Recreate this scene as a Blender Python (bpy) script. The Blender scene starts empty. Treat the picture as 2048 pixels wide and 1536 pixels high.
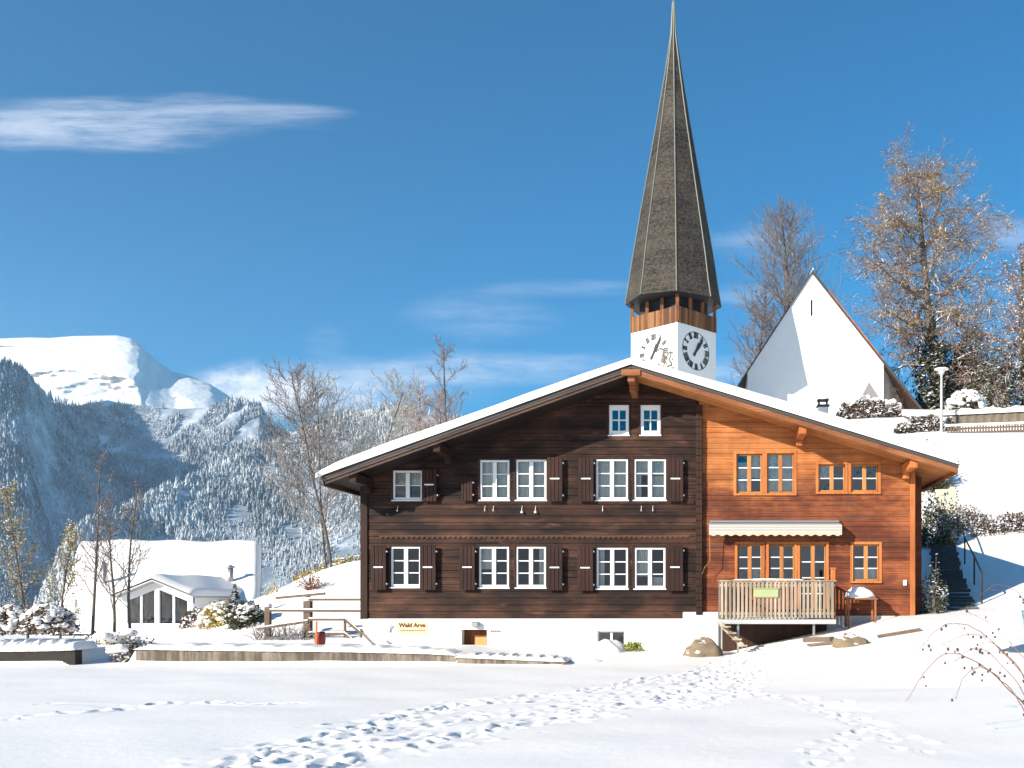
import bpy, math, random
import numpy as np
from mathutils import Vector, Matrix
sc = bpy.context.scene
col = sc.collection
R = math.radians
random.seed(7)
# ------------------------------------------------------------------ camera, world, sun, exposure
F = 1872.0          # focal length in photo pixels
PX, PY = 1423.0, 1190.0   # principal point (shift lens)
CZ = 1.67
cam = bpy.data.cameras.new('camera'); camo = bpy.data.objects.new('camera', cam); col.objects.link(camo)
camo.location = (0, 0, CZ); camo.rotation_euler = (R(90), 0, 0)
cam.sensor_width = 36; cam.lens = F/2048*36
cam.shift_x = -(PX-1024)/2048; cam.shift_y = (PY-768)/2048
cam.clip_start = .1; cam.clip_end = 20000
sc.camera = camo
SUNDIR = Vector((1.33, 1.40, -.78)).normalized()     # direction the light travels
ELEV = math.asin(-SUNDIR.z); AZ = math.atan2(-SUNDIR.x, -SUNDIR.y)
sun = bpy.data.lights.new('sun', 'SUN'); suno = bpy.data.objects.new('sun', sun); col.objects.link(suno)
sun.energy = 5.0; sun.angle = R(.5); sun.color = (1, .92, .79)
suno.rotation_euler = SUNDIR.to_track_quat('-Z', 'Y').to_euler()
sc.view_settings.view_transform = 'Standard'; sc.view_settings.look = 'None'
sc.view_settings.gamma = 1; sc.view_settings.exposure = .73
sc.render.film_transparent = False
sc.cycles.max_bounces = 8; sc.cycles.diffuse_bounces = 3; sc.cycles.transparent_max_bounces = 12
sc.cycles.volume_bounces = 1

def nn(nt, t, **k):
    n = nt.nodes.new(t)
    for a, v in k.items():
        if a.startswith('i_'):
            key = a[2:]; key = int(key) if key.isdigit() else key.replace('_', ' ')
            n.inputs[key].default_value = v
        else: setattr(n, a, v)
    return n
class NB:
    """tiny node-tree helper: maths on sockets"""
    def __init__(s, nt): s.nt = nt
    def m(s, op, a, b=None, c=None, clamp=False):
        n = s.nt.nodes.new('ShaderNodeMath'); n.operation = op; n.use_clamp = clamp
        for i, v in enumerate((a, b, c)):
            if v is None: continue
            if isinstance(v, (int, float)): n.inputs[i].default_value = v
            else: s.nt.links.new(v, n.inputs[i])
        return n.outputs[0]
    def mix(s, f, a, b, mode='MIX'):
        n = s.nt.nodes.new('ShaderNodeMix'); n.data_type = 'RGBA'; n.blend_type = mode
        for i, v in ((0, f), (6, a), (7, b)):
            if isinstance(v, (int, float)): n.inputs[i].default_value = v
            elif isinstance(v, (tuple, list)): n.inputs[i].default_value = (*v[:3], 1)
            else: s.nt.links.new(v, n.inputs[i])
        return n.outputs[2]
    def noise(s, vec, scale, detail=4, rough=.55, out=0):
        n = s.nt.nodes.new('ShaderNodeTexNoise'); n.inputs['Scale'].default_value = scale
        n.inputs['Detail'].default_value = detail; n.inputs['Roughness'].default_value = rough
        if vec is not None: s.nt.links.new(vec, n.inputs['Vector'])
        return n.outputs[out]
    def vmul(s, vec, v):
        n = s.nt.nodes.new('ShaderNodeVectorMath'); n.operation = 'MULTIPLY'
        s.nt.links.new(vec, n.inputs[0]); n.inputs[1].default_value = v; return n.outputs[0]
    def sep(s, vec):
        n = s.nt.nodes.new('ShaderNodeSeparateXYZ'); s.nt.links.new(vec, n.inputs[0]); return n.outputs
    def comb(s, x, y, z):
        n = s.nt.nodes.new('ShaderNodeCombineXYZ')
        for i, v in enumerate((x, y, z)):
            if isinstance(v, (int, float)): n.inputs[i].default_value = v
            else: s.nt.links.new(v, n.inputs[i])
        return n.outputs[0]
    def ramp(s, f, lo, hi):
        n = s.nt.nodes.new('ShaderNodeMapRange'); n.interpolation_type = 'SMOOTHSTEP'
        s.nt.links.new(f, n.inputs[0]); n.inputs[1].default_value = lo; n.inputs[2].default_value = hi
        return n.outputs[0]
    def white(s, v):
        n = s.nt.nodes.new('ShaderNodeTexWhiteNoise'); n.noise_dimensions = '1D'; s.nt.links.new(v, n.inputs['W']); return n.outputs[0]
    def link(s, a, b): s.nt.links.new(a, b)

world = bpy.data.worlds.new('World'); sc.world = world; world.use_nodes = True
wt = world.node_tree; wt.nodes.clear(); W = NB(wt)
sky = nn(wt, 'ShaderNodeTexSky', sky_type='NISHITA', sun_disc=False, sun_elevation=ELEV, sun_rotation=AZ % (2*math.pi),
         altitude=1200, air_density=1.0, dust_density=.35, ozone_density=3.2)
hs = nn(wt, 'ShaderNodeHueSaturation', i_Saturation=1.80, i_Value=.86, i_Hue=.494); W.link(sky.outputs[0], hs.inputs['Color'])
tc = nn(wt, 'ShaderNodeTexCoord'); X_, Y_, Z_ = W.sep(tc.outputs['Generated'])
Yp = W.m('MAXIMUM', Y_, .05)
cu = W.m('DIVIDE', X_, Yp); cv = W.m('DIVIDE', Z_, Yp)       # gnomonic direction coordinates of the sky
def cloud(px, py, rx, ry, amt, sx=2.2, sy=9, edge=.75, rot=0, off=0):
    u0, v0 = (px-PX)/F, (PY-py)/F
    du = W.m('SUBTRACT', cu, u0); dv = W.m('SUBTRACT', cv, v0)
    dv = W.m('ADD', dv, W.m('MULTIPLY', du, rot))
    nv = W.comb(W.m('MULTIPLY', cu, sx), W.m('MULTIPLY', cv, sy), off)
    n1 = W.noise(nv, 3.0, 8, .62)
    d = W.m('SQRT', W.m('ADD', W.m('POWER', W.m('ABSOLUTE', W.m('DIVIDE', du, rx/F)), 2.0), W.m('POWER', W.m('ABSOLUTE', W.m('DIVIDE', dv, ry/F)), 2.0)))
    d = W.m('ADD', d, W.m('MULTIPLY', W.m('SUBTRACT', n1, .5), edge*1.6))
    f = W.m('SUBTRACT', 1.0, W.ramp(d, .25, 1.05))
    n2 = W.noise(W.comb(W.m('ADD', W.m('MULTIPLY', cu, sx*1.8), W.m('MULTIPLY', n1, .25)), W.m('MULTIPLY', cv, sy*2.6), off+3.3), 4.0, 8, .65)
    f = W.m('MULTIPLY', f, W.m('ADD', .28, W.m('MULTIPLY', W.ramp(n2, .30, .68), .72)))
    return W.m('MULTIPLY', f, amt)
fs = [cloud(230, 250, 300, 60, .50, sx=1.6, sy=11, edge=.95), cloud(500, 222, 230, 34, .32, sx=1.6, sy=14, edge=1.0, off=2, rot=.06), cloud(10, 250, 210, 60, .36, sx=1.6, sy=11, edge=.9, off=4),
      cloud(950, 735, 360, 42, .34, edge=.9, off=5), cloud(960, 630, 190, 55, .16, edge=.9, off=7), cloud(1150, 575, 200, 22, .16, off=8),
      cloud(1520, 480, 160, 40, .22, edge=.9, off=9), cloud(2030, 470, 110, 40, .25, edge=.8, off=12), cloud(650, 690, 50, 60, .08, off=13),
      cloud(1480, 745, 160, 40, .35, off=15), cloud(1490, 590, 110, 25, .2, off=17), cloud(700, 770, 330, 60, .3, edge=.5, off=19),
      cloud(500, 785, 150, 66, 1.0, sx=7, sy=8, edge=.45, off=21), cloud(540, 790, 120, 50, .9, sx=7, sy=8, edge=.3, off=29), cloud(640, 790, 200, 60, .6, sx=5, sy=10, edge=.7, off=23)]
acc = fs[0]
for f in fs[1:]: acc = W.m('SUBTRACT', 1.0, W.m('MULTIPLY', W.m('SUBTRACT', 1.0, acc), W.m('SUBTRACT', 1.0, f)))
skyt = W.mix(1.0, hs.outputs[0], (.66, 1.05, 1.02), 'MULTIPLY')
skyc = W.mix(acc, skyt, (6.6, 6.8, 7.4))
bg = nn(wt, 'ShaderNodeBackground', i_Strength=.105); W.link(skyc, bg.inputs[0])
wo = nn(wt, 'ShaderNodeOutputWorld'); W.link(bg.outputs[0], wo.inputs[0])

# ------------------------------------------------------------------ helpers
def P(px, py, D): return Vector(((px-PX)/F*D, D, CZ+(PY-py)/F*D))
def XW(px): return (px-PX)/72.0            # on the chalet's front wall (Y = 26)
def ZW(py): return CZ+(PY-py)/72.0
def tag(o, label=None, cat=None, group=None, kind=None):
    if label: o['label'] = label
    if cat: o['category'] = cat
    if group: o['group'] = group
    if kind: o['kind'] = kind
    return o
def thing(name, label, cat, loc=(0, 0, 0), group=None, rz=0):
    o = bpy.data.objects.new(name, None); col.objects.link(o); o.location = loc; o.rotation_euler.z = rz
    o.empty_display_size = .3
    return tag(o, label, cat, group)
def mesh_obj(name, verts, faces, mat, parent=None, smooth=False):
    me = bpy.data.meshes.new(name); me.from_pydata(verts, [], faces); me.update()
    if smooth: me.polygons.foreach_set('use_smooth', [True]*len(me.polygons))
    o = bpy.data.objects.new(name, me); col.objects.link(o)
    if mat: me.materials.append(mat)
    if parent:
        o.parent = parent
        # vertices are given in world space: keep them there
        o.matrix_parent_inverse = world_matrix(parent).inverted()
    return o
def world_matrix(o):
    m = Matrix.LocRotScale(o.location, o.rotation_euler, o.scale)
    if o.parent: m = world_matrix(o.parent) @ o.matrix_parent_inverse @ m
    return m
class MB:
    def __init__(s, M=None): s.v = []; s.f = []; s.M = M
    def add(s, vs, fs):
        b = len(s.v)
        for v in vs: s.v.append(tuple(s.M @ Vector(v)) if s.M else tuple(v))
        for f in fs: s.f.append(tuple(i+b for i in f))
    def box(s, x0, x1, y0, y1, z0, z1):
        s.add([(x0,y0,z0),(x1,y0,z0),(x1,y1,z0),(x0,y1,z0),(x0,y0,z1),(x1,y0,z1),(x1,y1,z1),(x0,y1,z1)],
              [(0,3,2,1),(4,5,6,7),(0,1,5,4),(1,2,6,5),(2,3,7,6),(3,0,4,7)])
    def bbox(s, x0, x1, y0, y1, z0, z1, b=.01):
        """box with chamfered edges"""
        v = []
        for sx in (0,1):
            for sy in (0,1):
                for sz in (0,1):
                    X = (x1 if sx else x0); Y = (y1 if sy else y0); Z = (z1 if sz else z0)
                    ix = -b if sx else b; iy = -b if sy else b; iz = -b if sz else b
                    v += [(X, Y+iy, Z+iz), (X+ix, Y, Z+iz), (X+ix, Y+iy, Z)]
        def I(sx, sy, sz, k): return (sx*4+sy*2+sz)*3+k
        f = []
        for s0 in (0,1):
            f.append(tuple([I(s0,a,c,0) for a,c in ((0,0),(1,0),(1,1),(0,1))][::(1 if s0 else -1)]))
            f.append(tuple([I(a,s0,c,1) for a,c in ((0,0),(0,1),(1,1),(1,0))][::(1 if s0 else -1)]))
            f.append(tuple([I(a,c,s0,2) for a,c in ((0,0),(1,0),(1,1),(0,1))][::(1 if s0 else -1)]))
        for a in (0,1):
            for c in (0,1):
                q = [(I(a,c,0,0),I(a,c,1,0),I(a,c,1,1),I(a,c,0,1)), (I(a,0,c,0),I(a,1,c,0),I(a,1,c,2),I(a,0,c,2)), (I(0,a,c,1),I(1,a,c,1),I(1,a,c,2),I(0,a,c,2))]
                f += q
        for a in (0,1):
            for c in (0,1):
                for e in (0,1): f.append((I(a,c,e,0),I(a,c,e,1),I(a,c,e,2)))
        s.add(v, f)
    def prism(s, poly, y0, y1):
        """polygon in (x,z), extruded along y"""
        n = len(poly)
        s.add([(x,y0,z) for x,z in poly]+[(x,y1,z) for x,z in poly],
              [tuple(range(n)), tuple(range(2*n-1, n-1, -1))]+[(i, i+n, (i+1)%n+n, (i+1)%n) for i in range(n)])
    def bar(s, a, b, w, h=None):
        """square bar from a to b"""
        a = Vector(a); b = Vector(b); d = (b-a).normalized(); h = h or w
        up = Vector((0,0,1)) if abs(d.z) < .95 else Vector((0,1,0))
        r = d.cross(up).normalized(); u = r.cross(d)
        vs = [p+r*(i*w/2)+u*(j*h/2) for p in (a, b) for i, j in ((-1,-1),(1,-1),(1,1),(-1,1))]
        s.add(vs, [(0,1,2,3),(7,6,5,4),(0,4,5,1),(1,5,6,2),(2,6,7,3),(3,7,4,0)])
    def tube(s, pts, rads, k=6, cap=True):
        n = len(pts); vs = []; fs = []
        pts = [Vector(p) for p in pts]
        ref = Vector((.31, .17, .93))
        for i, p in enumerate(pts):
            d = (pts[min(i+1, n-1)]-pts[max(i-1, 0)])
            if d.length < 1e-6: d = Vector((0,0,1))
            d.normalize()
            r = d.cross(ref if abs(d.dot(ref)) < .97 else Vector((1,0,0))).normalized(); u = r.cross(d)
            for j in range(k):
                a = 2*math.pi*j/k; vs.append(p+(r*math.cos(a)+u*math.sin(a))*rads[i])
        for i in range(n-1):
            for j in range(k):
                fs.append((i*k+j, i*k+(j+1)%k, (i+1)*k+(j+1)%k, (i+1)*k+j))
        if cap: fs.append(tuple(range(k-1,-1,-1))); fs.append(tuple((n-1)*k+j for j in range(k)))
        s.add(vs, fs)
    def blob(s, c, rx, ry, rz, seed=0, rough=.15, nu=14, nv=8, flat=-1.0):
        rnd = random.Random(seed); ph = [(rnd.uniform(1,4), rnd.uniform(0,6), rnd.uniform(1,4), rnd.uniform(0,6)) for _ in range(4)]
        vs = []; fs = []
        for j in range(nv+1):
            t = math.pi*j/nv
            for i in range(nu):
                a = 2*math.pi*i/nu
                d = Vector((math.sin(t)*math.cos(a), math.sin(t)*math.sin(a), math.cos(t)))
                q = 1+rough*sum(math.sin(A*d.x*2+B+d.z*C)*math.cos(C*d.y*2+E) for A,B,C,E in ph)/2
                vs.append((c[0]+d.x*rx*q, c[1]+d.y*ry*q, c[2]+max(d.z*q, flat)*rz))
        for j in range(nv):
            for i in range(nu): fs.append((j*nu+i, (j+1)*nu+i, (j+1)*nu+(i+1)%nu, j*nu+(i+1)%nu))
        s.add(vs, fs)
    def build(s, name, mat, parent=None, smooth=False): return mesh_obj(name, s.v, s.f, mat, parent, smooth)

# ------------------------------------------------------------------ materials
def mat(name):
    m = bpy.data.materials.new(name); m.use_nodes = True; nt = m.node_tree
    b = nt.nodes['Principled BSDF']; return m, nt, b, NB(nt)
def pos(nt): return nn(nt, 'ShaderNodeNewGeometry').outputs['Position']
def bump(N, h, strength, dist, b):
    n = nn(N.nt, 'ShaderNodeBump', i_Strength=strength, i_Distance=dist); N.link(h, n.inputs['Height']); N.link(n.outputs[0], b.inputs['Normal'])
def plain(name, c, rough=.7, metal=0, var=.15, scale=4, bmp=.2):
    m, nt, b, N = mat(name); p = pos(nt)
    n = N.noise(p, scale, 5)
    k = N.m('ADD', 1-var, N.m('MULTIPLY', n, 2*var))
    cc = N.mix(1.0, (c[0], c[1], c[2]), N.comb(k, k, k), 'MULTIPLY'); N.link(cc, b.inputs['Base Color'])
    b.inputs['Roughness'].default_value = rough; b.inputs['Metallic'].default_value = metal
    if bmp: bump(N, N.noise(p, scale*6, 4), bmp, .01, b)
    return m
def wood(name, c1, c2, axis='x', pitch=.19, grain=1.0, zfade=None, rough=.72, board=.35, blotch=.5, patch=None):
    """boards running along `axis`, a tint per board, grain along it"""
    m, nt, b, N = mat(name); p = pos(nt); x, y, z = N.sep(p)
    if axis == 'x': idc = z; gv = (1.2, 6, 26)
    elif axis == 'z': idc = x; gv = (26, 26, 1.5)
    else: idc = y; gv = (1.2, 26, 6)
    bid = N.m('FLOOR', N.m('DIVIDE', idc, pitch)); w = N.white(bid)
    g = N.noise(N.vmul(p, gv), 1.3*grain, 6, .62)
    big = N.noise(N.vmul(p, (.5, .5, .9) if axis != 'z' else (.9, .9, .4)), 1.6, 4, .6)
    f = N.m('ADD', N.m('MULTIPLY', g, .9), N.m('MULTIPLY', N.m('SUBTRACT', big, .5), blotch*2))
    f = N.ramp(f, .18, .82)
    c = N.mix(f, c1, c2)
    if zfade:
        z0, z1, c3, c4 = zfade                # better kept, paler wood of the upper storey
        ff = N.ramp(N.m('ADD', z, N.m('MULTIPLY', N.m('SUBTRACT', big, .5), 2.2)), z0, z1)
        c = N.mix(ff, c, N.mix(f, c3, c4))
    if patch is not None:
        pp = N.ramp(N.noise(N.vmul(p, (.9, 1, 3.5)), 1.1, 5, .6), .56, .72); c = N.mix(N.m('MULTIPLY', pp, .8), c, patch)
    k = N.m('ADD', 1-board/2, N.m('MULTIPLY', w, board))
    fine = N.m('ADD', .82, N.m('MULTIPLY', N.noise(N.vmul(p, tuple(q*2.5 for q in gv)), 2.0, 4, .7), .36))
    k = N.m('MULTIPLY', k, fine)
    st = N.noise(N.vmul(p, (4.5, 4.5, .35)), 1.0, 5, .7); k = N.m('MULTIPLY', k, N.m('ADD', .72, N.m('MULTIPLY', st, .56)))
    c = N.mix(1.0, c, N.comb(k, k, k), 'MULTIPLY'); N.link(c, b.inputs['Base Color'])
    b.inputs['Roughness'].default_value = rough; b.inputs['Specular IOR Level'].default_value = .25
    fr = N.m('FRACT', N.m('DIVIDE', idc, pitch))
    gr = N.m('MULTIPLY', N.ramp(fr, 0, .06), N.ramp(N.m('SUBTRACT', 1.0, fr), 0, .06))
    bump(N, N.m('ADD', N.m('MULTIPLY', g, .35), gr), .5, .012, b)
    return m
def snowmat(name, bmp=.35, scale=9, c=(.86, .87, .88)):
    m, nt, b, N = mat(name); p = pos(nt)
    n = N.noise(p, .8, 5); N.link(N.mix(n, c, tuple(min(.93, q+.03) for q in c)), b.inputs['Base Color'])
    b.inputs['Roughness'].default_value = .55; b.inputs['Specular IOR Level'].default_value = .2
    h = N.m('ADD', N.noise(p, scale, 6, .6), N.m('MULTIPLY', N.noise(p, scale*9, 3, .6), .18))
    bump(N, h, bmp, .05, b); return m
def snowy(name, c1, c2, cover=.35, soft=.3, scale=5, nscale=3, rough=.8, snow=(.86, .87, .9)):
    """bark, leaves or stone with settled snow on its upward faces"""
    m, nt, b, N = mat(name); g = nn(nt, 'ShaderNodeNewGeometry'); p = g.outputs['Position']
    nz = N.sep(g.outputs['True Normal'])[2]
    n = N.noise(p, nscale, 4, .6)
    f = N.ramp(N.m('ADD', nz, N.m('MULTIPLY', N.m('SUBTRACT', n, .5), 1.6)), cover, cover+soft)
    c = N.mix(N.noise(p, scale, 4), c1, c2)
    N.link(N.mix(f, c, snow), b.inputs['Base Color']); b.inputs['Roughness'].default_value = rough
    b.inputs['Specular IOR Level'].default_value = .2
    return m
M = {}
M['snow'] = snowmat('snow', .16, 5, (.905, .863, .812)); M['roofsnow'] = snowmat('roof snow', .15, 5, (.905, .863, .812))
M['plaster'] = plain('white plaster', (.76, .755, .74), .85, var=.07, scale=1.1, bmp=.25)
M['white'] = plain('white paint', (.78, .78, .77), .45, var=.04, scale=6, bmp=.03)
M['darkwood'] = wood('dark weathered timber', (.013, .0060, .0040), (.062, .0255, .0150), 'x', .19, blotch=.9, board=.85, patch=(.10, .048, .032))
M['darkplain'] = wood('dark timber', (.022, .010, .006), (.05, .022, .014), 'z', .16)
M['shutter'] = wood('dark red brown shutter boards', (.020, .008, .006), (.046, .018, .013), 'z', .105, board=.3)
M['barge'] = wood('grey brown barge board', (.05, .032, .024), (.11, .075, .058), 'x', .5)
M['darksoffit'] = wood('dark soffit boards', (.012, .007, .005), (.03, .016, .011), 'y', .16)
M['orange'] = wood('reddish orange timber', (.105, .028, .013), (.275, .082, .031), 'x', .145, zfade=(4.0, 5.2, (.32, .105, .03), (.48, .18, .056)), blotch=1.0, board=.4, patch=(.13, .052, .034))
M['orangez'] = wood('orange upright timber', (.36, .105, .028), (.55, .20, .06), 'z', .3)
M['soffit'] = wood('orange soffit boards', (.36, .125, .036), (.62, .27, .09), 'y', .14, board=.35)
M['fascia'] = wood('brown fascia', (.17, .06, .024), (.30, .12, .05), 'x', .5)
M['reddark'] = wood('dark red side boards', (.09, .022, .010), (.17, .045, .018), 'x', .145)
M['pine'] = wood('tan pine frame', (.34, .13, .04), (.50, .23, .075), 'z', .4, board=.2)
M['grey wood'] = wood('weathered grey slats', (.25, .20, .15), (.43, .355, .27), 'z', .11, board=.5)
M['tile'] = plain('dark roof covering', (.05, .045, .045), .7, var=.3, scale=12)
M['metal'] = plain('grey metal', (.35, .36, .37), .4, .7, var=.1)
M['concrete'] = plain('light concrete', (.42, .42, .42), .85, var=.15, scale=3)
M['black'] = plain('black', (.012, .012, .014), .6, var=.2)
M['interior'] = plain('dark room lining', (.03, .025, .02), .9, var=.2)
M['curtain'] = plain('net curtain', (.80, .76, .68), .9, var=.06, scale=9)
M['gold'] = plain('yellow brown paint', (.55, .28, .10), .8, var=.1)
M['signboard'] = plain('pale ochre sign paint', (.66, .50, .31), .8, var=.06)
M['brown'] = wood('brown shed boards', (.10, .035, .012), (.24, .09, .03), 'z', .12)
M['red'] = plain('red paint', (.26, .035, .022), .5, var=.1)
M['orangepaint'] = plain('orange paint', (.75, .18, .05), .5, var=.1)
M['greenyellow'] = plain('pale green plastic', (.34, .38, .19), .5, var=.1)
M['teal'] = plain('pale teal netting', (.50, .68, .65), .8, var=.35, scale=14)
M['copper'] = plain('pale verdigris flashing', (.19, .19, .155), .6, .1, var=.2)
M['clockblack'] = plain('black clock paint', (.03, .03, .035), .6, var=.1)
M['clockgrey'] = plain('faded grey clock paint', (.10, .10, .09), .7, var=.3)
M['fresco'] = plain('red brown fresco paint', (.33, .10, .05), .8, var=.4, scale=9)
M['lamp'] = plain('white enamel', (.75, .75, .72), .4, var=.03)
def glassmat(name, refl=.22):
    m = bpy.data.materials.new(name); m.use_nodes = True; nt = m.node_tree; nt.nodes.clear(); N = NB(nt)
    fr = nn(nt, 'ShaderNodeFresnel', i_IOR=1.5); f = N.m('ADD', fr.outputs[0], refl-.04, clamp=True)
    p = pos(nt); bn = nn(nt, 'ShaderNodeBump', i_Strength=.22, i_Distance=.05); N.link(N.noise(p, 2.6, 2), bn.inputs['Height'])
    gl = nn(nt, 'ShaderNodeBsdfGlossy', i_Roughness=.02); N.link(bn.outputs[0], gl.inputs['Normal'])
    tr = nn(nt, 'ShaderNodeBsdfTransparent', i_Color=(.82, .86, .86, 1)); mx = nn(nt, 'ShaderNodeMixShader')
    N.link(f, mx.inputs[0]); N.link(tr.outputs[0], mx.inputs[1]); N.link(gl.outputs[0], mx.inputs[2])
    o = nn(nt, 'ShaderNodeOutputMaterial'); N.link(mx.outputs[0], o.inputs[0]); return m
M['glass'] = glassmat('window glass', .10); M['glass2'] = glassmat('reflecting window glass', .17)
# shingles on the spire
m, nt, b, N = mat('dark wooden shingles'); p = pos(nt); x, y, z = N.sep(p)
row = N.m('FLOOR', N.m('DIVIDE', z, .16)); w = N.white(row)
br = N.noise(N.vmul(p, (5, 5, 8)), 1.0, 4, .75); big = N.noise(p, .35, 4)
f = N.m('ADD', N.m('MULTIPLY', br, .9), N.m('MULTIPLY', w, .06))
f = N.ramp(N.m('ADD', f, N.m('MULTIPLY', N.m('SUBTRACT', big, .5), .35)), .22, .78)
N.link(N.mix(f, (.012, .0105, .0095), (.115, .10, .082)), b.inputs['Base Color']); b.inputs['Roughness'].default_value = .85
b.inputs['Specular IOR Level'].default_value = .15
fr = N.m('FRACT', N.m('DIVIDE', z, .16)); bump(N, N.m('ADD', fr, N.noise(p, 9, 3)), .8, .04, b); M['shingle'] = m
# streaked retaining wall
m, nt, b, N = mat('streaked concrete wall'); p = pos(nt)
s1 = N.noise(N.vmul(p, (9, 2, .8)), 1.0, 5, .7); s2 = N.noise(p, 1.2, 4)
N.link(N.mix(N.ramp(N.m('ADD', s1, N.m('MULTIPLY', N.m('SUBTRACT', s2, .5), .7)), .3, .75), (.085, .065, .05), (.27, .23, .18)), b.inputs['Base Color'])
b.inputs['Roughness'].default_value = .9; bump(N, s1, .6, .03, b); M['wallstreak'] = m
M['bark'] = snowy('bark with settled snow', (.06, .048, .038), (.17, .145, .115), .45, .25, nscale=1.5)
M['twig'] = snowy('grey brown twigs', (.10, .08, .07), (.22, .185, .17), .55, .3, nscale=2.5)
M['frosttwig'] = snowy('frosted grey twigs', (.20, .19, .17), (.34, .32, .30), .35, .3, nscale=2)
M['pinktwig'] = snowy('pinkish brown twigs', (.26, .17, .15), (.42, .31, .27), .35, .4, nscale=2)
M['larchtwig'] = snowy('tan twigs with settled snow', (.12, .08, .06), (.27, .19, .14), .42, .3, nscale=1.2)
M['gold leaf'] = snowy('golden brown leaves', (.27, .16, .06), (.50, .33, .13), .72, .3, nscale=3)
M['redgold'] = snowy('reddish brown leaves', (.33, .15, .09), (.50, .30, .19), .5, .3, nscale=3)
M['evergreen'] = snowy('dark evergreen leaves', (.028, .034, .018), (.11, .10, .05), .62, .35, nscale=2)
M['hedgebrown'] = snowy('brown hedge leaves', (.06, .038, .022), (.22, .13, .08), .5, .3, nscale=3)
M['yellowleaf'] = snowy('yellow autumn leaves', (.34, .24, .05), (.58, .46, .12), .6, .3, nscale=3)
M['greenleaf'] = snowy('yellow green leaves', (.22, .24, .04), (.42, .44, .10), .7, .3, nscale=3)
M['redstem'] = plain('red brown rose stems', (.20, .085, .06), .6, var=.25)
M['hip'] = plain('dark dried rose hips', (.05, .03, .035), .5, var=.3)
M['rock'] = snowy('brown boulder', (.10, .075, .045), (.30, .23, .15), .72, .2, scale=7, nscale=4)
M['stone'] = snowy('dry stone', (.09, .075, .055), (.27, .22, .16), .85, .1, scale=5, nscale=4)
M['steplit'] = snowy('stone steps', (.36, .33, .24), (.60, .55, .42), .9, .1, scale=6, nscale=1.5)  # pale tone has the sunlight on the upper flight put into it
M['stepshade'] = snowy('shade-toned stone steps', (.03, .035, .035), (.10, .11, .10), .88, .08, scale=5, nscale=2)  # dark tone has the chalet's shade on the lower flight put into it
M['fencewood'] = snowy('grey brown fence timber', (.09, .062, .045), (.20, .145, .11), .75, .2, scale=9, nscale=3)
M['edgingshade'] = snowy('shade-darkened boards', (.018, .015, .014), (.05, .042, .036), .8, .15, scale=6, nscale=3)  # shade cast from beyond the left edge is put into this dark colour

#@@SETTING
# ------------------------------------------------------------------ terrain
def sst(x, a, b):
    t = np.clip((x-a)/(b-a), 0, 1); return t*t*(3-2*t)
HRk = np.array([[-400,0],[8,0],[16,.10],[20,.55],[24,1.0],[28,1.15],[33,2.3],[38,3.7],[39.5,4.6],[55,10.8],[56.6,11.2],[57.2,12.2],[60,12.7],[68,14.7],[75,15.5],[130,16.5]])
HLk = np.array([[-400,0],[22.3,0],[22.36,.36],[26,.24],[29,.48],[36,3.05],[45,3.1],[70,2.5],[130,2]])
def smooth_noise(X, Y, scale, seed):
    rs = np.random.RandomState(seed); h = 0
    for k in range(9):
        a = rs.uniform(0, 6.28); fq = rs.uniform(.5, 1.7)*scale; h = h+np.sin((X*math.cos(a)+Y*math.sin(a))*fq+rs.uniform(0, 6.28))
    return h/9
def terrain(X, Y):
    hr = np.interp(Y, HRk[:,0], HRk[:,1])
    rr = np.clip(X/5.0, 0, 1)
    right_near = hr*rr+np.clip(X-5, 0, 9)*.05*sst(Y, 14, 24)
    right = np.where(Y < 27, right_near, hr*sst(X, -9, 2)*(1 if True else 0)+np.clip(X-12, 0, 60)*.02)
    k = sst(Y, 26, 29); right = right_near*(1-k)+(hr*sst(X, -9, 2)+np.clip(X-5, 0, 9)*.05)*k
    hl = np.interp(Y, HLk[:,0], HLk[:,1])
    # low retaining wall lowers towards its right end
    capx = np.interp(X, [-30,-15.4,-15.2,-13.9,-13.7,-6.4,-5.2,-3.55,-3.45,50], [1,1,0,0,1,.86,.52,.28,0,0])
    near = sst(Y, 22.20, 22.26)*(1-sst(Y, 25.6, 28))
    ramp0 = .18*sst(Y, 21.5, 26)
    lf = hl*(1-near)*sst(Y, 25.6, 28)+np.maximum(near*.36*capx, ramp0*(1-sst(Y, 25.6, 28)))
    fall = np.clip((X+22)/9, 0, 1); fall = fall*fall*(3-2*fall)
    lf = np.where(Y < 27, lf, lf*fall)
    left = lf*(1-sst(X, -3.0, 3.0)*sst(Y, 24, 27))
    h = np.where(X < 0, np.maximum(left, right), np.maximum(right, left))
    h = h-.16*np.clip(Y-52, 0, 200)*(1-sst(X, -26, -10))
    h = h+np.clip(-35-Y, 0, 400)*.21*(1+.25*smooth_noise(X, Y, .03, 9))      # unseen slope added behind the camera for the panes to reflect
    h = h+.05*smooth_noise(X, Y, .9, 1)*sst(Y, 2, 10)*(1-.8*sst(Y, 20, 22)*(1-sst(Y, 27, 30)))+.018*smooth_noise(X, Y, 3.2, 2)
    inside = (X > -9.5) & (X < 5.8) & (Y > 26.12) & (Y < 37.6)
    return np.where(inside, -.6, h)
def H(x, y): return float(terrain(np.array([x]), np.array([y]))[0])
def gpt(px, py, z=0.0):
    D = (CZ-z)*F/(py-PY); return ((px-PX)/F*D, D)
def ghit(px, py, off=0.0):
    D = 8.0
    while D < 60:
        if CZ+(PY-py)/F*D <= H((px-PX)/F*D, D): break
        D += .05
    return (px-PX)/F*D, D, CZ+(PY-py)/F*D+off
def axis(parts):
    out = []
    for a, b, s in parts: out += list(np.arange(a, b-1e-6, s))
    out.append(parts[-1][1]); return np.array(out)
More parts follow.
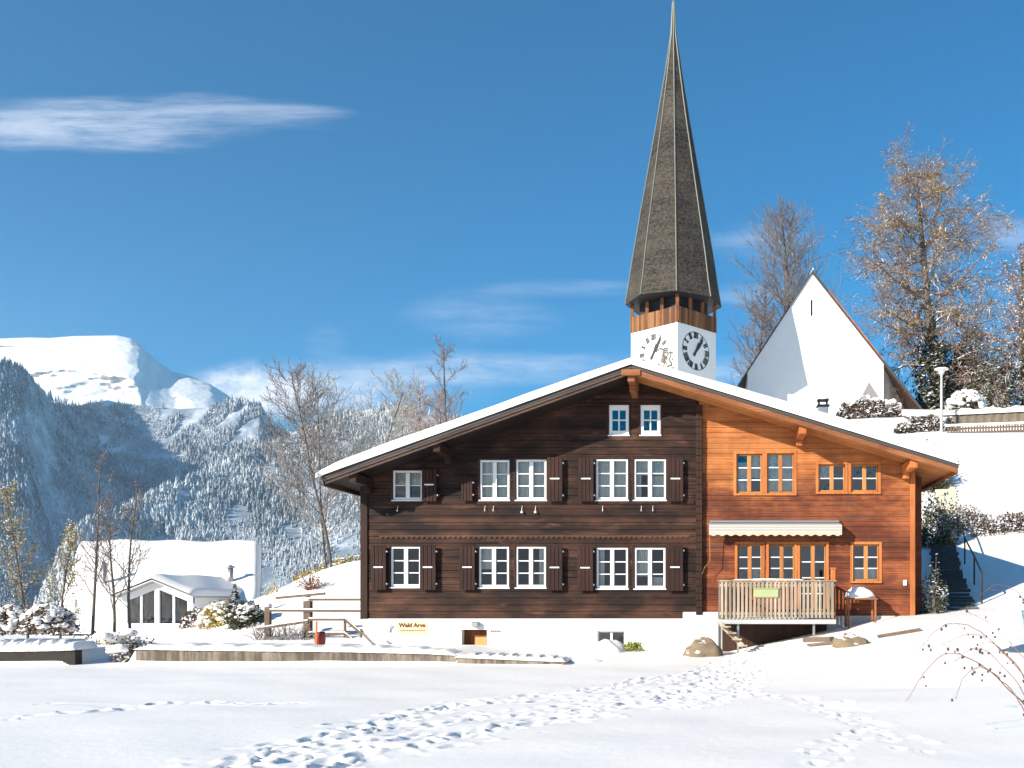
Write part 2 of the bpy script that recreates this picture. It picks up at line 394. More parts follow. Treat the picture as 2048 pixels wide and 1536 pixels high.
gx = axis([(-330,-90,12), (-90,-30,2), (-30,-17,.5), (-17,-9,.07), (-9,6,.04), (6,12,.06), (12,30,.5), (30,110,3), (110,330,12)])
gy = axis([(-330,-30,12), (-30,0,5), (0,6,.5), (6,17,.04), (17,27,.07), (27,62,.4), (62,140,2)])
GX, GY = np.meshgrid(gx, gy); GZ = terrain(GX, GY)
# the low wall's step must be sharp: handled by the wall box; footprints are pressed into the snow here
rs = np.random.RandomState(5)
def stamp(cx, cy, r1, r2, ang, depth, rim=.35):
    i0, i1 = np.searchsorted(gy, [cy-r1*2.4, cy+r1*2.4]); j0, j1 = np.searchsorted(gx, [cx-r1*2.4, cx+r1*2.4])
    if i1 <= i0 or j1 <= j0: return
    dx = GX[i0:i1, j0:j1]-cx; dy = GY[i0:i1, j0:j1]-cy
    u = (dx*math.cos(ang)+dy*math.sin(ang))/r1; v = (-dx*math.sin(ang)+dy*math.cos(ang))/r2
    d = np.sqrt(u*u+v*v); pit = -depth*(1-sst(d, .55, 1.1)); rr = rim*depth*np.exp(-((d-1.35)/.28)**2)
    GZ[i0:i1, j0:j1] += pit+rr
def trail(pts, spread, per_m, depth, size, lumps=1.0):
    g = [gpt(*p) for p in pts]
    for (x0, y0), (x1, y1) in zip(g, g[1:]):
        L = math.hypot(x1-x0, y1-y0); a = math.atan2(y1-y0, x1-x0); n = max(1, int(L*per_m))
        for i in range(int(L/.25)):     # trodden furrow under the prints
            t = (i+.5)/int(L/.25+1); o = rs.normal()*spread*.3; stamp(x0+(x1-x0)*t-math.sin(a)*o, y0+(y1-y0)*t+math.cos(a)*o, .34, spread*1.3+.05, a, depth*.10, .2)
        for i in range(n):
            t = (i+rs.rand())/n; o = rs.normal()*spread; s = size*rs.uniform(.6, 1.15)
            stamp(x0+(x1-x0)*t-math.sin(a)*o, y0+(y1-y0)*t+math.cos(a)*o, .17*s, .085*s, a+rs.normal()*.3, depth*rs.uniform(.5, 1.2), .3)
        for i in range(int(n*lumps)):
            t = rs.rand(); o = rs.normal()*spread*1.5
            stamp(x0+(x1-x0)*t-math.sin(a)*o, y0+(y1-y0)*t+math.cos(a)*o, rs.uniform(.05, .12), rs.uniform(.04, .10), rs.uniform(0, 3), rs.uniform(-.022, .016), 0)
trail([(380,1560),(560,1496),(680,1470),(800,1440),(900,1412),(1040,1396),(1200,1378),(1340,1356),(1440,1338),(1530,1312)], .22, 11, .048, 1.0, .9)
trail([(600,1560),(760,1505),(880,1480),(1010,1455),(1110,1440),(1200,1420),(1340,1400),(1440,1362),(1500,1330)], .22, 11, .048, 1.05, .9)
trail([(480,1560),(640,1500),(780,1470),(920,1446),(1060,1424),(1180,1406),(1320,1382),(1420,1356),(1500,1325)], .30, 9, .032, 1.0, 1.2)
trail([(1300,1415),(1400,1412),(1480,1385),(1500,1350)], .15, 7, .045, .9, 1)
trail([(1640,1560),(1640,1510),(1680,1485),(1740,1455),(1690,1430),(1620,1405),(1540,1392),(1450,1396)], .18, 4, .030, .9, 1)
trail([(1700,1440),(1790,1465),(1850,1500),(1960,1520)], .16, 2.5, .025, .9, 1)
trail([(1500,1340),(1580,1312),(1680,1296)], .12, 3.5, .04, .9, 1)
trail([(-40,1446),(60,1434),(140,1428),(210,1424),(330,1408),(480,1406),(640,1404)], .07, 3.2, .07, .8, .5)
trail([(60,1414),(110,1408),(200,1412),(300,1420)], .1, 2, .04, .7, .5)
ny, nx = GX.shape
idx = np.arange(ny*nx).reshape(ny, nx)
quads = np.stack([idx[:-1,:-1], idx[:-1,1:], idx[1:,1:], idx[1:,:-1]], -1).reshape(-1, 4)
def np_mesh(name, V, Q, mat, kind=None, smooth=True, parent=None):
    me = bpy.data.meshes.new(name); k = Q.shape[1]
    me.vertices.add(len(V)); me.vertices.foreach_set('co', np.asarray(V, dtype=np.float32).ravel())
    me.loops.add(Q.size); me.loops.foreach_set('vertex_index', Q.ravel().astype(np.int32))
    me.polygons.add(len(Q)); me.polygons.foreach_set('loop_start', np.arange(0, Q.size, k, dtype=np.int32)); me.polygons.foreach_set('loop_total', np.full(len(Q), k, dtype=np.int32))
    me.update(calc_edges=True); me.validate()
    if smooth: me.polygons.foreach_set('use_smooth', np.ones(len(Q), dtype=bool))
    me.materials.append(mat); o = bpy.data.objects.new(name, me); col.objects.link(o)
    if kind: o['kind'] = kind
    if parent: o.parent = parent
    return o
np_mesh('ground', np.stack([GX, GY, GZ], -1).reshape(-1, 3), quads, M['snow'], 'structure')

# ------------------------------------------------------------------ far mountains (real sizes: 1.3 to 4.3 km away)
m, nt, b, N = mat('snowfield'); g = nn(nt, 'ShaderNodeNewGeometry'); p = g.outputs['Position']
nz = N.sep(g.outputs['Normal'])[2]
r1 = N.noise(N.vmul(p, (1, 1, 3)), .012, 6, .65)
f = N.ramp(N.m('ADD', N.m('MULTIPLY', nz, .75), r1), .62, .78)
N.link(N.mix(f, (.26, .25, .27), (.87, .865, .86)), b.inputs['Base Color']); b.inputs['Roughness'].default_value = .7
bump(N, N.noise(p, .03, 6), .35, 12, b); M['snowfield'] = m
m, nt, b, N = mat('forest floor snow'); p = pos(nt)
f = N.ramp(N.noise(N.vmul(p, (1, .3, 1)), .02, 5, .6), .35, .65)
N.link(N.mix(f, (.20, .25, .30), (.66, .69, .73)), b.inputs['Base Color']); b.inputs['Roughness'].default_value = .9; M['forestfloor'] = m
def interp(k, x): k = np.array(k, float); return np.interp(x, k[:,0], k[:,1])
from mathutils import noise as mnoise
def ridge(name, mt, us, vs, crest, base, Dc, Db, rough, seed, power=1.0, kind='structure', rock=0):
    """slope from base line (bottom) to crest line (top); crest, base in photo pixels, D in metres"""
    U, V = np.meshgrid(us, vs)
    rs_ = np.random.RandomState(seed)
    D = interp(Db, U)*(1-V)+interp(Dc, U)*V
    py = interp(base, U)*(1-V**power)+interp(crest, U)*V**power
    X = (U-PX)/F*D; Z = CZ+(PY-py)/F*D
    nse = np.zeros_like(X)
    for k in range(26):
        a = rs_.uniform(0, 6.28); fq = 2*math.pi/rs_.uniform(60, 700)
        nse += np.sin((X*math.cos(a)+(D+Z)*math.sin(a))*fq+rs_.uniform(0, 6.28))*(1/fq)**.8
    nse *= rough/30*np.sin(np.pi*np.clip(V, 0, 1))**.5
    if rock:
        V2 = np.sin(V*math.pi/2)**.85; py = interp(base, U)*(1-V2)+interp(crest, U)*V2; Z = CZ+(PY-py)/F*D
        fr = np.array([mnoise.ridged_multi_fractal(Vector((x*.0022+seed, z*.0035, d*.0016)), .9, 2.1, 7, 1.0, 2.0)+.5*mnoise.fractal(Vector((x*.012, z*.014, d*.006)), .8, 2.1, 5) for x, z, d in zip(X.ravel(), Z.ravel(), D.ravel())]).reshape(X.shape)
        w_ = np.clip((1-V)*6, .0, 1); nse = nse-rock*(fr-1.2)*w_
    Y = D+nse*.9; Z = Z+nse*.35
    i = np.arange(U.size).reshape(U.shape)
    Q = np.stack([i[:-1,:-1], i[:-1,1:], i[1:,1:], i[1:,:-1]], -1).reshape(-1, 4)
    np_mesh(name, np.stack([X, Y, Z], -1).reshape(-1, 3), Q, mt, kind)
    return X, Y, Z
us = np.linspace(-260, 1300, 400)
peakX = ridge('mountain', M['snowfield'], us, np.linspace(0, 1, 120),
      [[-260,700],[-60,684],[0,677],[60,675],[100,676],[150,672],[235,671],[262,677],[280,687],[290,701],[303,711],[320,727],[345,743],[380,752],[420,768],[455,790],[500,830],[560,880],[900,960],[1300,1140]],
      [[-260,1150],[1300,1150]], [[-260,3900],[1300,4500]], [[-260,3000],[1300,3300]], 3.2, 3, power=.8, rock=55)
L2 = ridge('hills', M['forestfloor'], us, np.linspace(0, 1, 120),
      [[-260,700],[0,728],[50,738],[75,770],[105,806],[150,812],[215,800],[240,806],[300,812],[360,818],[420,815],[470,800],[520,806],[545,850],[600,880],[900,930],[1300,1120]],
      [[-260,1300],[1300,1260]], [[-260,1900],[50,2180],[110,2560],[250,2880],[480,3000],[1300,3200]], [[-260,1500],[60,1660],[230,2170],[1300,2400]], 3.5, 11)
L1 = ridge('hills', M['forestfloor'], us, np.linspace(0, 1, 120),
      [[-260,1330],[60,1240],[100,1150],[135,1085],[190,1040],[300,1000],[400,955],[500,905],[600,858],[680,828],[780,812],[900,835],[1050,900],[1200,1010],[1300,1120]],
      [[-260,1500],[1300,1330]], [[-260,1250],[135,1300],[600,1900],[1300,2200]], [[-260,1000],[1300,1150]], 2.5, 17)
# low valley floor so that nothing is left open between the terrace and the hills
np_mesh('terrain', np.array([(-3500,120,-60),(2500,120,-60),(2500,5200,-160),(-3500,5200,-160),(-3500,120,-60)][:4]), np.array([[0,1,2,3]]), M['forestfloor'], 'structure')
def pick(L, n, seed, fmask):
    """random points over a slope surface"""
    X, Y, Z = L; ny_, nx_ = X.shape; r_ = np.random.RandomState(seed)
    u = r_.rand(n)*(nx_-1.001); v = r_.rand(n)*(ny_-1.001); i = v.astype(int); j = u.astype(int); a = v-i; c = u-j
    def bl(A): return A[i,j]*(1-a)*(1-c)+A[i,j+1]*(1-a)*c+A[i+1,j]*a*(1-c)+A[i+1,j+1]*a*c
    x, y, z = bl(X), bl(Y), bl(Z); px = x/y*F+PX; py = PY-(z-CZ)/y*F
    k = (px > -120) & (px < 1280) & (py < 1290) & fmask(px, py, v/ny_, r_.rand(n))
    return x[k], y[k], z[k]
def conifers(name, pts, h0, h1, mt, seed, label):
    x, y, z = pts; n = len(x); r_ = np.random.RandomState(seed); h = r_.uniform(h0, h1, n)*(.8+.35*(np.sin(x*.011+y*.004)+np.sin(y*.009-x*.006)+np.sin(x*.031+y*.027))/2)*np.where(r_.rand(n) < .12, 1.25, 1); w = h*r_.uniform(.16, .26, n); k = 5
    tiers = [(0.05, 1.0), (.36, .55), (.36, .78), (.68, .3), (.68, .46), (1.0, .02)]
    ang = r_.uniform(0, 6.28, n); V = np.zeros((n, len(tiers)*k, 3))
    for t, (tz, tw) in enumerate(tiers):
        for j in range(k):
            a = ang+2*math.pi*j/k+t*.5; q = r_.uniform(.7, 1.25, n)
            V[:,t*k+j,0] = x+np.cos(a)*w*tw*q; V[:,t*k+j,1] = y+np.sin(a)*w*tw*q; V[:,t*k+j,2] = z+h*(tz+(r_.uniform(-.05, .05, n) if t < 5 else 0))
    q = []
    for t in (0, 2, 4):
        for j in range(k): q.append((t*k+j, t*k+(j+1)%k, (t+1)*k+(j+1)%k, (t+1)*k+j))
    q = np.array(q); Q = (q[None]+np.arange(n)[:,None,None]*len(tiers)*k).reshape(-1, 4)
    o = np_mesh(name, V.reshape(-1, 3), Q, mt, 'stuff', smooth=False); tag(o, label, 'forest'); return o
def forestmat(name, dark, mid, frost, lo, hi, sc_=.012):
    m, nt, b, N = mat(name); g = nn(nt, 'ShaderNodeNewGeometry'); p = g.outputs['Position']
    nz = N.sep(g.outputs['Normal'])[2]
    isl = g.outputs['Random Per Island']; big = N.noise(p, sc_, 4, .6)
    big2 = N.noise(p, sc_*4, 3, .6)
    a = N.m('ADD', N.m('MULTIPLY', isl, .38), N.m('MULTIPLY', N.m('SUBTRACT', big, .5), 1.5)); a = N.m('ADD', a, N.m('MULTIPLY', N.m('SUBTRACT', big2, .5), .9)); a = N.m('ADD', a, N.m('MULTIPLY', nz, .15))
    c = N.mix(N.noise(p, .2, 2), dark, mid)
    N.link(N.mix(N.ramp(a, lo, hi), c, frost), b.inputs['Base Color']); b.inputs['Roughness'].default_value = .95; b.inputs['Specular IOR Level'].default_value = .05
    return m
M['forest1'] = forestmat('frosted conifers', (.085, .12, .135), (.17, .20, .20), (.66, .67, .68), -.30, .62, .006)
M['forest2'] = forestmat('blue conifers', (.03, .06, .08), (.07, .10, .12), (.64, .66, .69), -.22, .66, .0035)
conifers('forest', pick(L1, 72000, 1, lambda px, py, v, r: r < .35+.45*(np.sin(px*.05+py*.03)+np.sin(px*.021-py*.06)+1)), 9, 22, M['forest1'], 2, 'frosted light grey conifer wood on the nearer hillside behind the chalet')
def mask2(px, py, v, r):
    snowpatch = ((np.sin(px*.043+py*.021)+np.sin(px*.017-py*.053+1)+np.sin(px*.09+py*.11)) > .75) & (px > 200) & (py < 920)
    return (r < .85) & ~snowpatch
conifers('forest', pick(L2, 75000, 3, mask2), 11, 25, M['forest2'], 4, 'dark blue conifer wood climbing the mountain below the snow peak')

#@@TREES
def rot_about(v, ax, a): return Matrix.Rotation(a, 3, ax) @ v
def grow(T, C, LF, rnd, p, d, L, r, lvl, S):
    n = S['segs'][lvl]; pts = [p.copy()]; ds = [d.copy()]
    for i in range(n):
        d = (d+Vector((rnd.gauss(0,1), rnd.gauss(0,1), rnd.gauss(0,1)))*S['wob'][lvl]+Vector((0,0,1))*S['up'][lvl]*(1.0/n)).normalized()
        p = p+d*(L/n); pts.append(p.copy()); ds.append(d.copy())
    tip = S['tip'][lvl]; rads = [max(S['rmin'], r*(1-(1-tip)*i/n)) for i in range(n+1)]
    (T if lvl == 0 else C).tube(pts, rads, (8, 5, 3, 3, 3)[lvl], cap=lvl < 1)
    if LF is not None and lvl >= S['leaflvl']:
        for i in range(1, n+1):
            for _ in range(S['leafn']):
                if rnd.random() > S['leafp'](pts[i]): continue
                q = pts[i]+Vector((rnd.gauss(0,1), rnd.gauss(0,1), rnd.gauss(0,1)))*S['leafspread']; s = S['leafsize']*rnd.uniform(.6, 1.3)
                a = Vector((rnd.gauss(0,1), rnd.gauss(0,1), rnd.gauss(0,1))).normalized(); e = a.orthogonal().normalized()
                LF.add([q-a*s, q+e*s*.5, q+a*s, q-e*s*.5], [(0,1,2,3)])
    if lvl >= S['max']: return
    N_ = S['n'][lvl]; st = S['start'][lvl]; az = rnd.uniform(0, 6.28)
    for c in range(N_):
        t = st+(1-st)*(c+rnd.random()*.8)/N_; t = min(t, .995); fi = t*n; i = min(int(fi), n-1); fr = fi-i
        q = pts[i].lerp(pts[i+1], fr); dd = ds[i+1]
        az += 2.4+rnd.uniform(-.4, .4); ax = dd.orthogonal().normalized(); ax = rot_about(ax, dd, az)
        ang = R(S['ang'][lvl]*(1-.25*t)+rnd.gauss(0, 8)); nd = rot_about(dd, ax, ang)
        if lvl >= 1 and S.get('flat'): nd.z *= S['flat']; nd.normalize()
        LL = S['len'][lvl](t)*rnd.uniform(.7, 1.15) if lvl == 0 else L*S['len'][lvl](t)*rnd.uniform(.6, 1.2)
        grow(T, C, LF, rnd, q, nd, LL, max(S['rmin'], rads[i]*S['rr'][lvl]), lvl+1, S)
BASE = dict(segs=[9,5,4,3,2], wob=[.05,.12,.14,.16,.2], up=[.1,.5,.3,.1,0], tip=[.25,.3,.4,.5,.6], rmin=.008, leaflvl=3, leafn=1, leafp=lambda p: 1,
            leafspread=.08, leafsize=.07, n=[24,9,6,3], start=[.25,.15,.1,.1], ang=[50,42,40,40], rr=[.42,.5,.55,.6], max=3)
def tree(label, cat, base, height, seed, spec, bark, twig, leaf=None, lean=(0,0), name='bare_tree', group=None, stems=1, r0=None):
    S = dict(BASE); S.update(spec); rnd = random.Random(seed)
    t = thing(name, label, cat, base, group)
    T = MB(); C = MB(); LF = MB() if leaf else None
    for s in range(stems):
        off = Vector((rnd.uniform(-1,1), rnd.uniform(-1,1), 0))*.25*height/12 if stems > 1 else Vector((0,0,0))
        sp = (s-(stems-1)/2)*.22 if stems > 1 else 0
        d = Vector((lean[0]+sp+rnd.uniform(-.03,.03), lean[1], 1)).normalized()
        grow(T, C, LF, rnd, Vector(base)+off-Vector((0,0,.4)), d, height*(1 if s == 0 else rnd.uniform(.8, 1)), (r0 or height*.017), 0, S)
    T.build('trunk', bark, t, True); C.build('crown', twig, t)
    if leaf: LF.build('leaves', leaf, t)
    return t
def bush(label, cat, c, rx, ry, rz, n, seed, leaf, twig=None, leafsize=.06, snow=0, name='bush', group=None, stems=14):
    """ground point c; leaves through an irregular half-ellipsoid, optional snow lumps on top"""
    rnd = random.Random(seed); t = thing(name, label, cat, c, group); L = MB(); ph = [rnd.uniform(0, 6) for _ in range(6)]
    def rad(a, e): return 1+.16*math.sin(3*a+ph[0])+.12*math.sin(5*a+ph[1]+e*3)+.1*math.sin(7*e+ph[2])
    for _ in range(n):
        a = rnd.uniform(0, 6.283); e = math.asin(rnd.random()); q = rad(a, e)*rnd.uniform(.35, 1.05)**.5
        p = Vector((c[0]+math.cos(a)*math.cos(e)*rx*q, c[1]+math.sin(a)*math.cos(e)*ry*q, c[2]+math.sin(e)*rz*q))
        s = leafsize*rnd.uniform(.5, 1.4); u = Vector((rnd.gauss(0,1), rnd.gauss(0,1), rnd.gauss(0,1))).normalized(); v = u.orthogonal().normalized()
        L.add([p-u*s, p+v*s*.55, p+u*s, p-v*s*.55], [(0,1,2,3)])
    L.build('foliage', leaf, t)
    B = MB()
    for _ in range(stems):
        a = rnd.uniform(0, 6.283); e = rnd.uniform(.2, 1.5); q = rad(a, e)*rnd.uniform(.8, 1.15)
        d = Vector((math.cos(a)*math.cos(e)*rx*q, math.sin(a)*math.cos(e)*ry*q, math.sin(e)*rz*q)); o = Vector(c)-Vector((0,0,.1))
        B.tube([o, o+d*.5+Vector((0,0,rz*.08)), o+d], [.02, .012, .005], 4)
    B.build('stems', twig or M['twig'], t)
    if snow:
        Sn = MB()
        for k in range(snow):
            a = rnd.uniform(0, 6.283); e = rnd.uniform(.55, 1.5); q = rad(a, e)*.95
            s = rnd.uniform(.16, .34)*min(rx, rz*1.4)
            Sn.blob((c[0]+math.cos(a)*math.cos(e)*rx*q, c[1]+math.sin(a)*math.cos(e)*ry*q, c[2]+math.sin(e)*rz*q), s*1.3, s*1.2, s*.6, seed+k, .25, 10, 6)
        Sn.build('snow_cover', M['roofsnow'], t, True)
    return t

#@@CHALET
WY = 26.0                      # plane of the chalet's front wall
RX, RZ = -2.116, 7.74          # ridge (top of roof covering)
SL, SR = .360, .305            # slopes
def zr(x): return RZ-SL*(RX-x) if x < RX else RZ-SR*(x-RX)
XLE, XRE = -10.29, 6.50; YF, YB = 24.6, 39.2
XL0, XR0 = XW(727), XW(1828)
ch = thing('chalet', 'large wooden chalet under a snowy gable roof, dark brown left half and orange right half', 'house', (-2, 26, 0))
def zclip(x): return zr(x)-.155
def xl_at(z): return max(XL0, RX-(RZ-.155-z)/SL)
def xr_at(z): return min(XR0, RX+(RZ-.155-z)/SR)
def plank_wall(mb, xa, xb, z0, pitch, openings, y=WY, proud=.02, seed=1):
    """courses of real boards with grooves, cut out round the windows and under the roof slopes"""
    rnd = random.Random(seed); ztop = RZ-.155
    zs = []; z = z0; prof = {}
    def yat(zz, i, jit):
        fr = (zz-(z0+i*pitch))/pitch
        q = 0 if fr <= .001 or fr >= .999 else 1
        return y-(proud+jit)*q
    i = 0
    while z0+i*pitch < ztop:
        a = z0+i*pitch; jit = rnd.uniform(-.004, .008)
        cuts = sorted(set([a, a+.05*pitch, a+.95*pitch, a+pitch]+[o for op in openings for o in op[2:] if a < o < a+pitch]))
        for za, zb in zip(cuts, cuts[1:]):
            if za >= ztop: break
            zb2 = min(zb, ztop); ya, yb = yat(za, i, jit), yat(zb, i, jit)
            la, ra = max(xa, xl_at(za)), min(xb, xr_at(za)); lb, rb = max(xa, xl_at(zb2)), min(xb, xr_at(zb2))
            if ra <= la: continue
            if rb < lb: rb = lb = (lb+rb)/2
            ops = sorted([(o[0], o[1]) for o in openings if o[2] <= za+1e-4 and o[3] >= zb-1e-4 and o[0] < xb and o[1] > xa])
            xs = [(la, lb)]; 
            for o0, o1 in ops: xs += [(o0, o0), (o1, o1)]
            xs.append((ra, rb))
            for k in range(0, len(xs), 2):
                (p0, p1), (q0, q1) = xs[k], xs[k+1]
                mb.add([(p0, ya, za), (q0, ya, za), (q1, yb, zb2), (p1, yb, zb2)], [(0,1,2,3)])
        i += 1
    for o0, o1, o2, o3 in openings:            # reveals
        if o0 > xb or o1 < xa: continue
        yb_ = y+.16; yf = y-proud
        mb.add([(o0,yf,o2),(o0,yb_,o2),(o0,yb_,o3),(o0,yf,o3)], [(0,1,2,3)]); mb.add([(o1,yf,o2),(o1,yf,o3),(o1,yb_,o3),(o1,yb_,o2)], [(0,1,2,3)])
        mb.add([(o0,yf,o2),(o1,yf,o2),(o1,yb_,o2),(o0,yb_,o2)], [(0,1,2,3)]); mb.add([(o0,yf,o3),(o0,yb_,o3),(o1,yb_,o3),(o1,yf,o3)], [(0,1,2,3)])
# windows: px x0,x1,y0,y1, rows, kind
WHITE = [(786,845,941,1000,2,'w'), (960,1019,920,1000,3,'w'), (1032,1093,919,1000,3,'w'), (1192,1256,918,1000,3,'w'), (1268,1332,918,1000,3,'w'),
         (1218,1258,810,870,2,'a'), (1281,1321,810,870,2,'a'),
         (782,842,1093,1174,3,'w'), (958,1018,1093,1175,3,'w'), (1032,1092,1093,1175,3,'w'), (1193,1256,1095,1177,3,'w'), (1269,1331,1095,1177,3,'w')]
PINE = [(1473,1524,908,987,3), (1534,1588,907,987,3), (1637,1690,929,984,2), (1702,1756,929,984,2),
        (1475,1524,1089,1162,3), (1538,1589,1089,1162,3), (1600,1652,1089,1222,4), (1706,1758,1089,1162,3)]
def op(w): return (XW(w[0]), XW(w[1]), ZW(w[3]), ZW(w[2]))
XD = XW(1398)
wl = MB(); plank_wall(wl, XL0, XD, 1.017, .19, [op(w) for w in WHITE])
dw = wl.build('timber_wall', M['darkwood'], ch); dw['label'] = 'dark brown weathered timber wall of the left half'
wr = MB(); plank_wall(wr, XD, XR0, 1.10, .145, [op(w) for w in PINE], proud=.012, seed=3)
ow = wr.build('timber_wall', M['orange'], ch); ow['label'] = 'orange timber wall of the right half'
# side and back walls, floors (they keep the rooms dark)
sw = MB(); sw.box(XL0-.002, XL0+.12, WY+.03, 38.0, .2, 4.75)
sw.build('side_wall', M['darkwood'], ch)
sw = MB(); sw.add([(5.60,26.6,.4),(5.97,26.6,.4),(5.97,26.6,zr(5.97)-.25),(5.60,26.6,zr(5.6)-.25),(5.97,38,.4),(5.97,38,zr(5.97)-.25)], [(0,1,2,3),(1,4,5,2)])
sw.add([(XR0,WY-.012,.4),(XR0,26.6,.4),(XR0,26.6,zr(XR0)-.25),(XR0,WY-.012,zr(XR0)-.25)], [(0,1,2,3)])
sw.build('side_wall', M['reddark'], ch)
bw = MB(); bw.prism([(XL0,.2),(5.95,.2),(5.95,zr(5.95)-.26),(RX,RZ-.26),(XL0,zr(XL0)-.26)], 37.9, 38.0); bw.build('back_wall', M['darkwood'], ch)
fl = MB()
for z in (.95, 3.45, 5.75):
    fl.box(max(XL0+.14, xl_at(z)+.3), min(5.55, xr_at(z)-.3), 26.2, 37.8, z, z+.12)
for x in (XW(905), XW(1150), XD, XW(1680)):
    fl.box(x-.06, x+.06, 26.2, 37.8, 1.07, min(zclip(x)-.2, 5.7))
fl.box(XL0+.14, 5.5, 29.6, 29.7, 1.08, 5.6)
fl.build('room_partition', M['interior'], ch)
# corner posts and middle log ends
lw = M['darkplain']
pm = MB(); pm.bbox(XW(722), XW(737), WY-.07, WY+.10, 1.0, zclip(XL0)-.02, .015); pm.build('corner_post', lw, ch)
pm = MB(); x0, x1 = XW(1392), XW(1405); z = 1.12; rnd = random.Random(4)
while z < zclip(x0)-.25:
    pm.bbox(x0, x1, WY-.15-rnd.uniform(0, .025), WY+.05, z, z+.195, .012); z += .2
pm.build('log_ends', lw, ch)
pm = MB(); pm.bbox(XW(1820), XW(1830), WY-.05, WY+.02, 1.1, zclip(XR0)-.02, .01); pm.build('corner_post', M['orangez'], ch)
# string course under the upper windows of the dark half
pm = MB(); pm.bbox(XW(745), XW(1388), WY-.05, WY-.005, ZW(1008), ZW(1003), .004); pm.build('string_course', lw, ch)
pm = MB(); poly = []
for k in range(60):
    x = XW(760)+k*(XW(1380)-XW(760))/60; w_ = (XW(1380)-XW(760))/60
    poly += [(x, ZW(1077)), (x+w_*.55, ZW(1077)), (x+w_*.55, ZW(1074)), (x+w_, ZW(1074))]
vs = [(x, WY-.05, z) for x, z in poly]+[(x, WY-.05, ZW(1070)) for x, z in poly]; n_ = len(poly)
pm.add(vs, [(i, i+1, n_+i+1, n_+i) for i in range(n_-1)]); pm.add([(x, WY-.05, z) for x, z in poly]+[(x, WY-.02, z) for x, z in poly], [(i, n_+i, n_+i+1, i+1) for i in range(n_-1)])
pm.build('carved_frieze', wood('carved frieze', (.05,.022,.014), (.11,.05,.033), 'x', .19), ch)

PR = random.Random(77)
def window(px, mt, parent, style, glass, curtain=0, Y=WY):
    x0, x1, y0, y1, rows = px[:5]; x0, x1, z0, z1 = XW(x0), XW(x1), ZW(y1), ZW(y0)
    f = MB(); b = .055 if style != 'a' else .09; ya, yb = Y+.005, Y+.055
    if style == 'p': ya, yb = Y+.03, Y+.075; b = .042
    f.bbox(x0, x0+b, ya, yb, z0, z1, .006); f.bbox(x1-b, x1, ya, yb, z0, z1, .006)
    f.bbox(x0+b, x1-b, ya+.003, yb, z1-b*(1 if style != 'a' else 1.6), z1, .006); f.bbox(x0+b, x1-b, ya+.003, yb, z0, z0+b*1.35, .006)
    xm = (x0+x1)/2; mw = .055 if style != 'a' else .02
    if style == 'p': mw = .055
    f.bbox(xm-mw, xm+mw, ya-.01, yb, z0+b*1.35, z1-b, .006)
    if style == 'p': pass
    o = f.build('window', mt, parent)
    for k in range(1, rows):
        mu = MB(); z = z0+b+(z1-z0-2*b)*k/rows; t = .014 if style != 'a' else .018
        mu.box(x0+b, x1-b, Y+.035, Y+.05, z-t, z+t); mu.build('glazing_bar', M['white'], o)
    p = MB()
    for xa_, xb_ in ((x0+.03, xm-.01), (xm+.01, x1-.03)):
        j_ = [Y+.062+PR.uniform(0, .012) for _ in range(3)]; j_.append(j_[0]+j_[2]-j_[1]); p.add([(xa_, j_[0], z0+.03), (xb_, j_[1], z0+.03), (xb_, j_[2], z1-.03), (xa_, j_[3], z1-.03)], [(0,1,2,3)])
    p.build('pane', glass, o)
    if style == 'p':
        c = MB(); w = .075
        c.bbox(x0-w, x0, Y-.035, Y+.03, z0, z1, .006); c.bbox(x1, x1+w, Y-.035, Y+.03, z0, z1, .006)
        c.bbox(x0-w, x1+w, Y-.037, Y+.03, z1, z1+w, .006); c.bbox(x0-w, x1+w, Y-.07, Y+.03, z0-.06, z0, .006); c.build('casing', M['orangez'], o)
    else:
        c = MB(); c.bbox(x0-.03, x1+.03, Y-.05, Y+.004, z0-.035, z0-.002, .005); c.build('sill', M['white'] if style == 'a' else M['white'], o)
        c = MB(); w = .06
        c.bbox(x0-w, x0-.002, Y-.03, Y+.004, z0-.04, z1+w, .006); c.bbox(x1+.002, x1+w, Y-.03, Y+.004, z0-.04, z1+w, .006); c.bbox(x0-.002, x1+.002, Y-.032, Y+.004, z1+.002, z1+w, .006)
        c.build('casing', M['darkplain'], o)
    if curtain:
        c = MB()
        for (a, bb_, zt) in curtain:
            xa = x0+(x1-x0)*a; xb = x0+(x1-x0)*bb_; n = max(6, int((xb-xa)/.03)); zb_ = z0+(z1-z0)*zt[0]; zt_ = z0+(z1-z0)*zt[1]
            vs = []; 
            for i in range(n+1):
                x = xa+(xb-xa)*i/n; y = Y+.14+.02*math.sin(i*1.7)
                vs += [(x, y, zb_), (x, y, zt_)]
            c.add(vs, [(2*i, 2*i+2, 2*i+3, 2*i+1) for i in range(n)])
        c.build('curtain', M['curtain'], o)
    return o
full = (0, 1)
CUR = [[(.05,.95,(.55,1))], [(.04,.48,full),(.56,.96,full)], [(.03,.48,full),(.54,.96,full)], [(.04,.47,full),(.54,.96,full)], [(.05,.96,(.62,1)),(.55,.96,(0,.6)),(.04,.22,full)],
       None, None, None, [(.05,.45,(.45,1))], [(.74,.96,full)], [(.02,.24,full)], [(.05,.48,(.3,1)),(.55,.95,(.0,.28))]]
for w, c in zip(WHITE, CUR): window(w, M['white'], ch, w[5], M['glass2'] if w[5] == 'a' else M['glass'], c or 0)
CUP = [[(.02,.45,(0,.8)),(.55,.98,(.4,1))], [(.02,.98,full)], [(.02,.5,(.55,1))], None, [(.5,.98,(0,.33))], None, [(.55,.98,(.30,.5))], [(.02,.98,(0,.36))]]
for w, c in zip(PINE, CUP): window(w, M['pine'], ch, 'p', M['glass2'], c or 0)
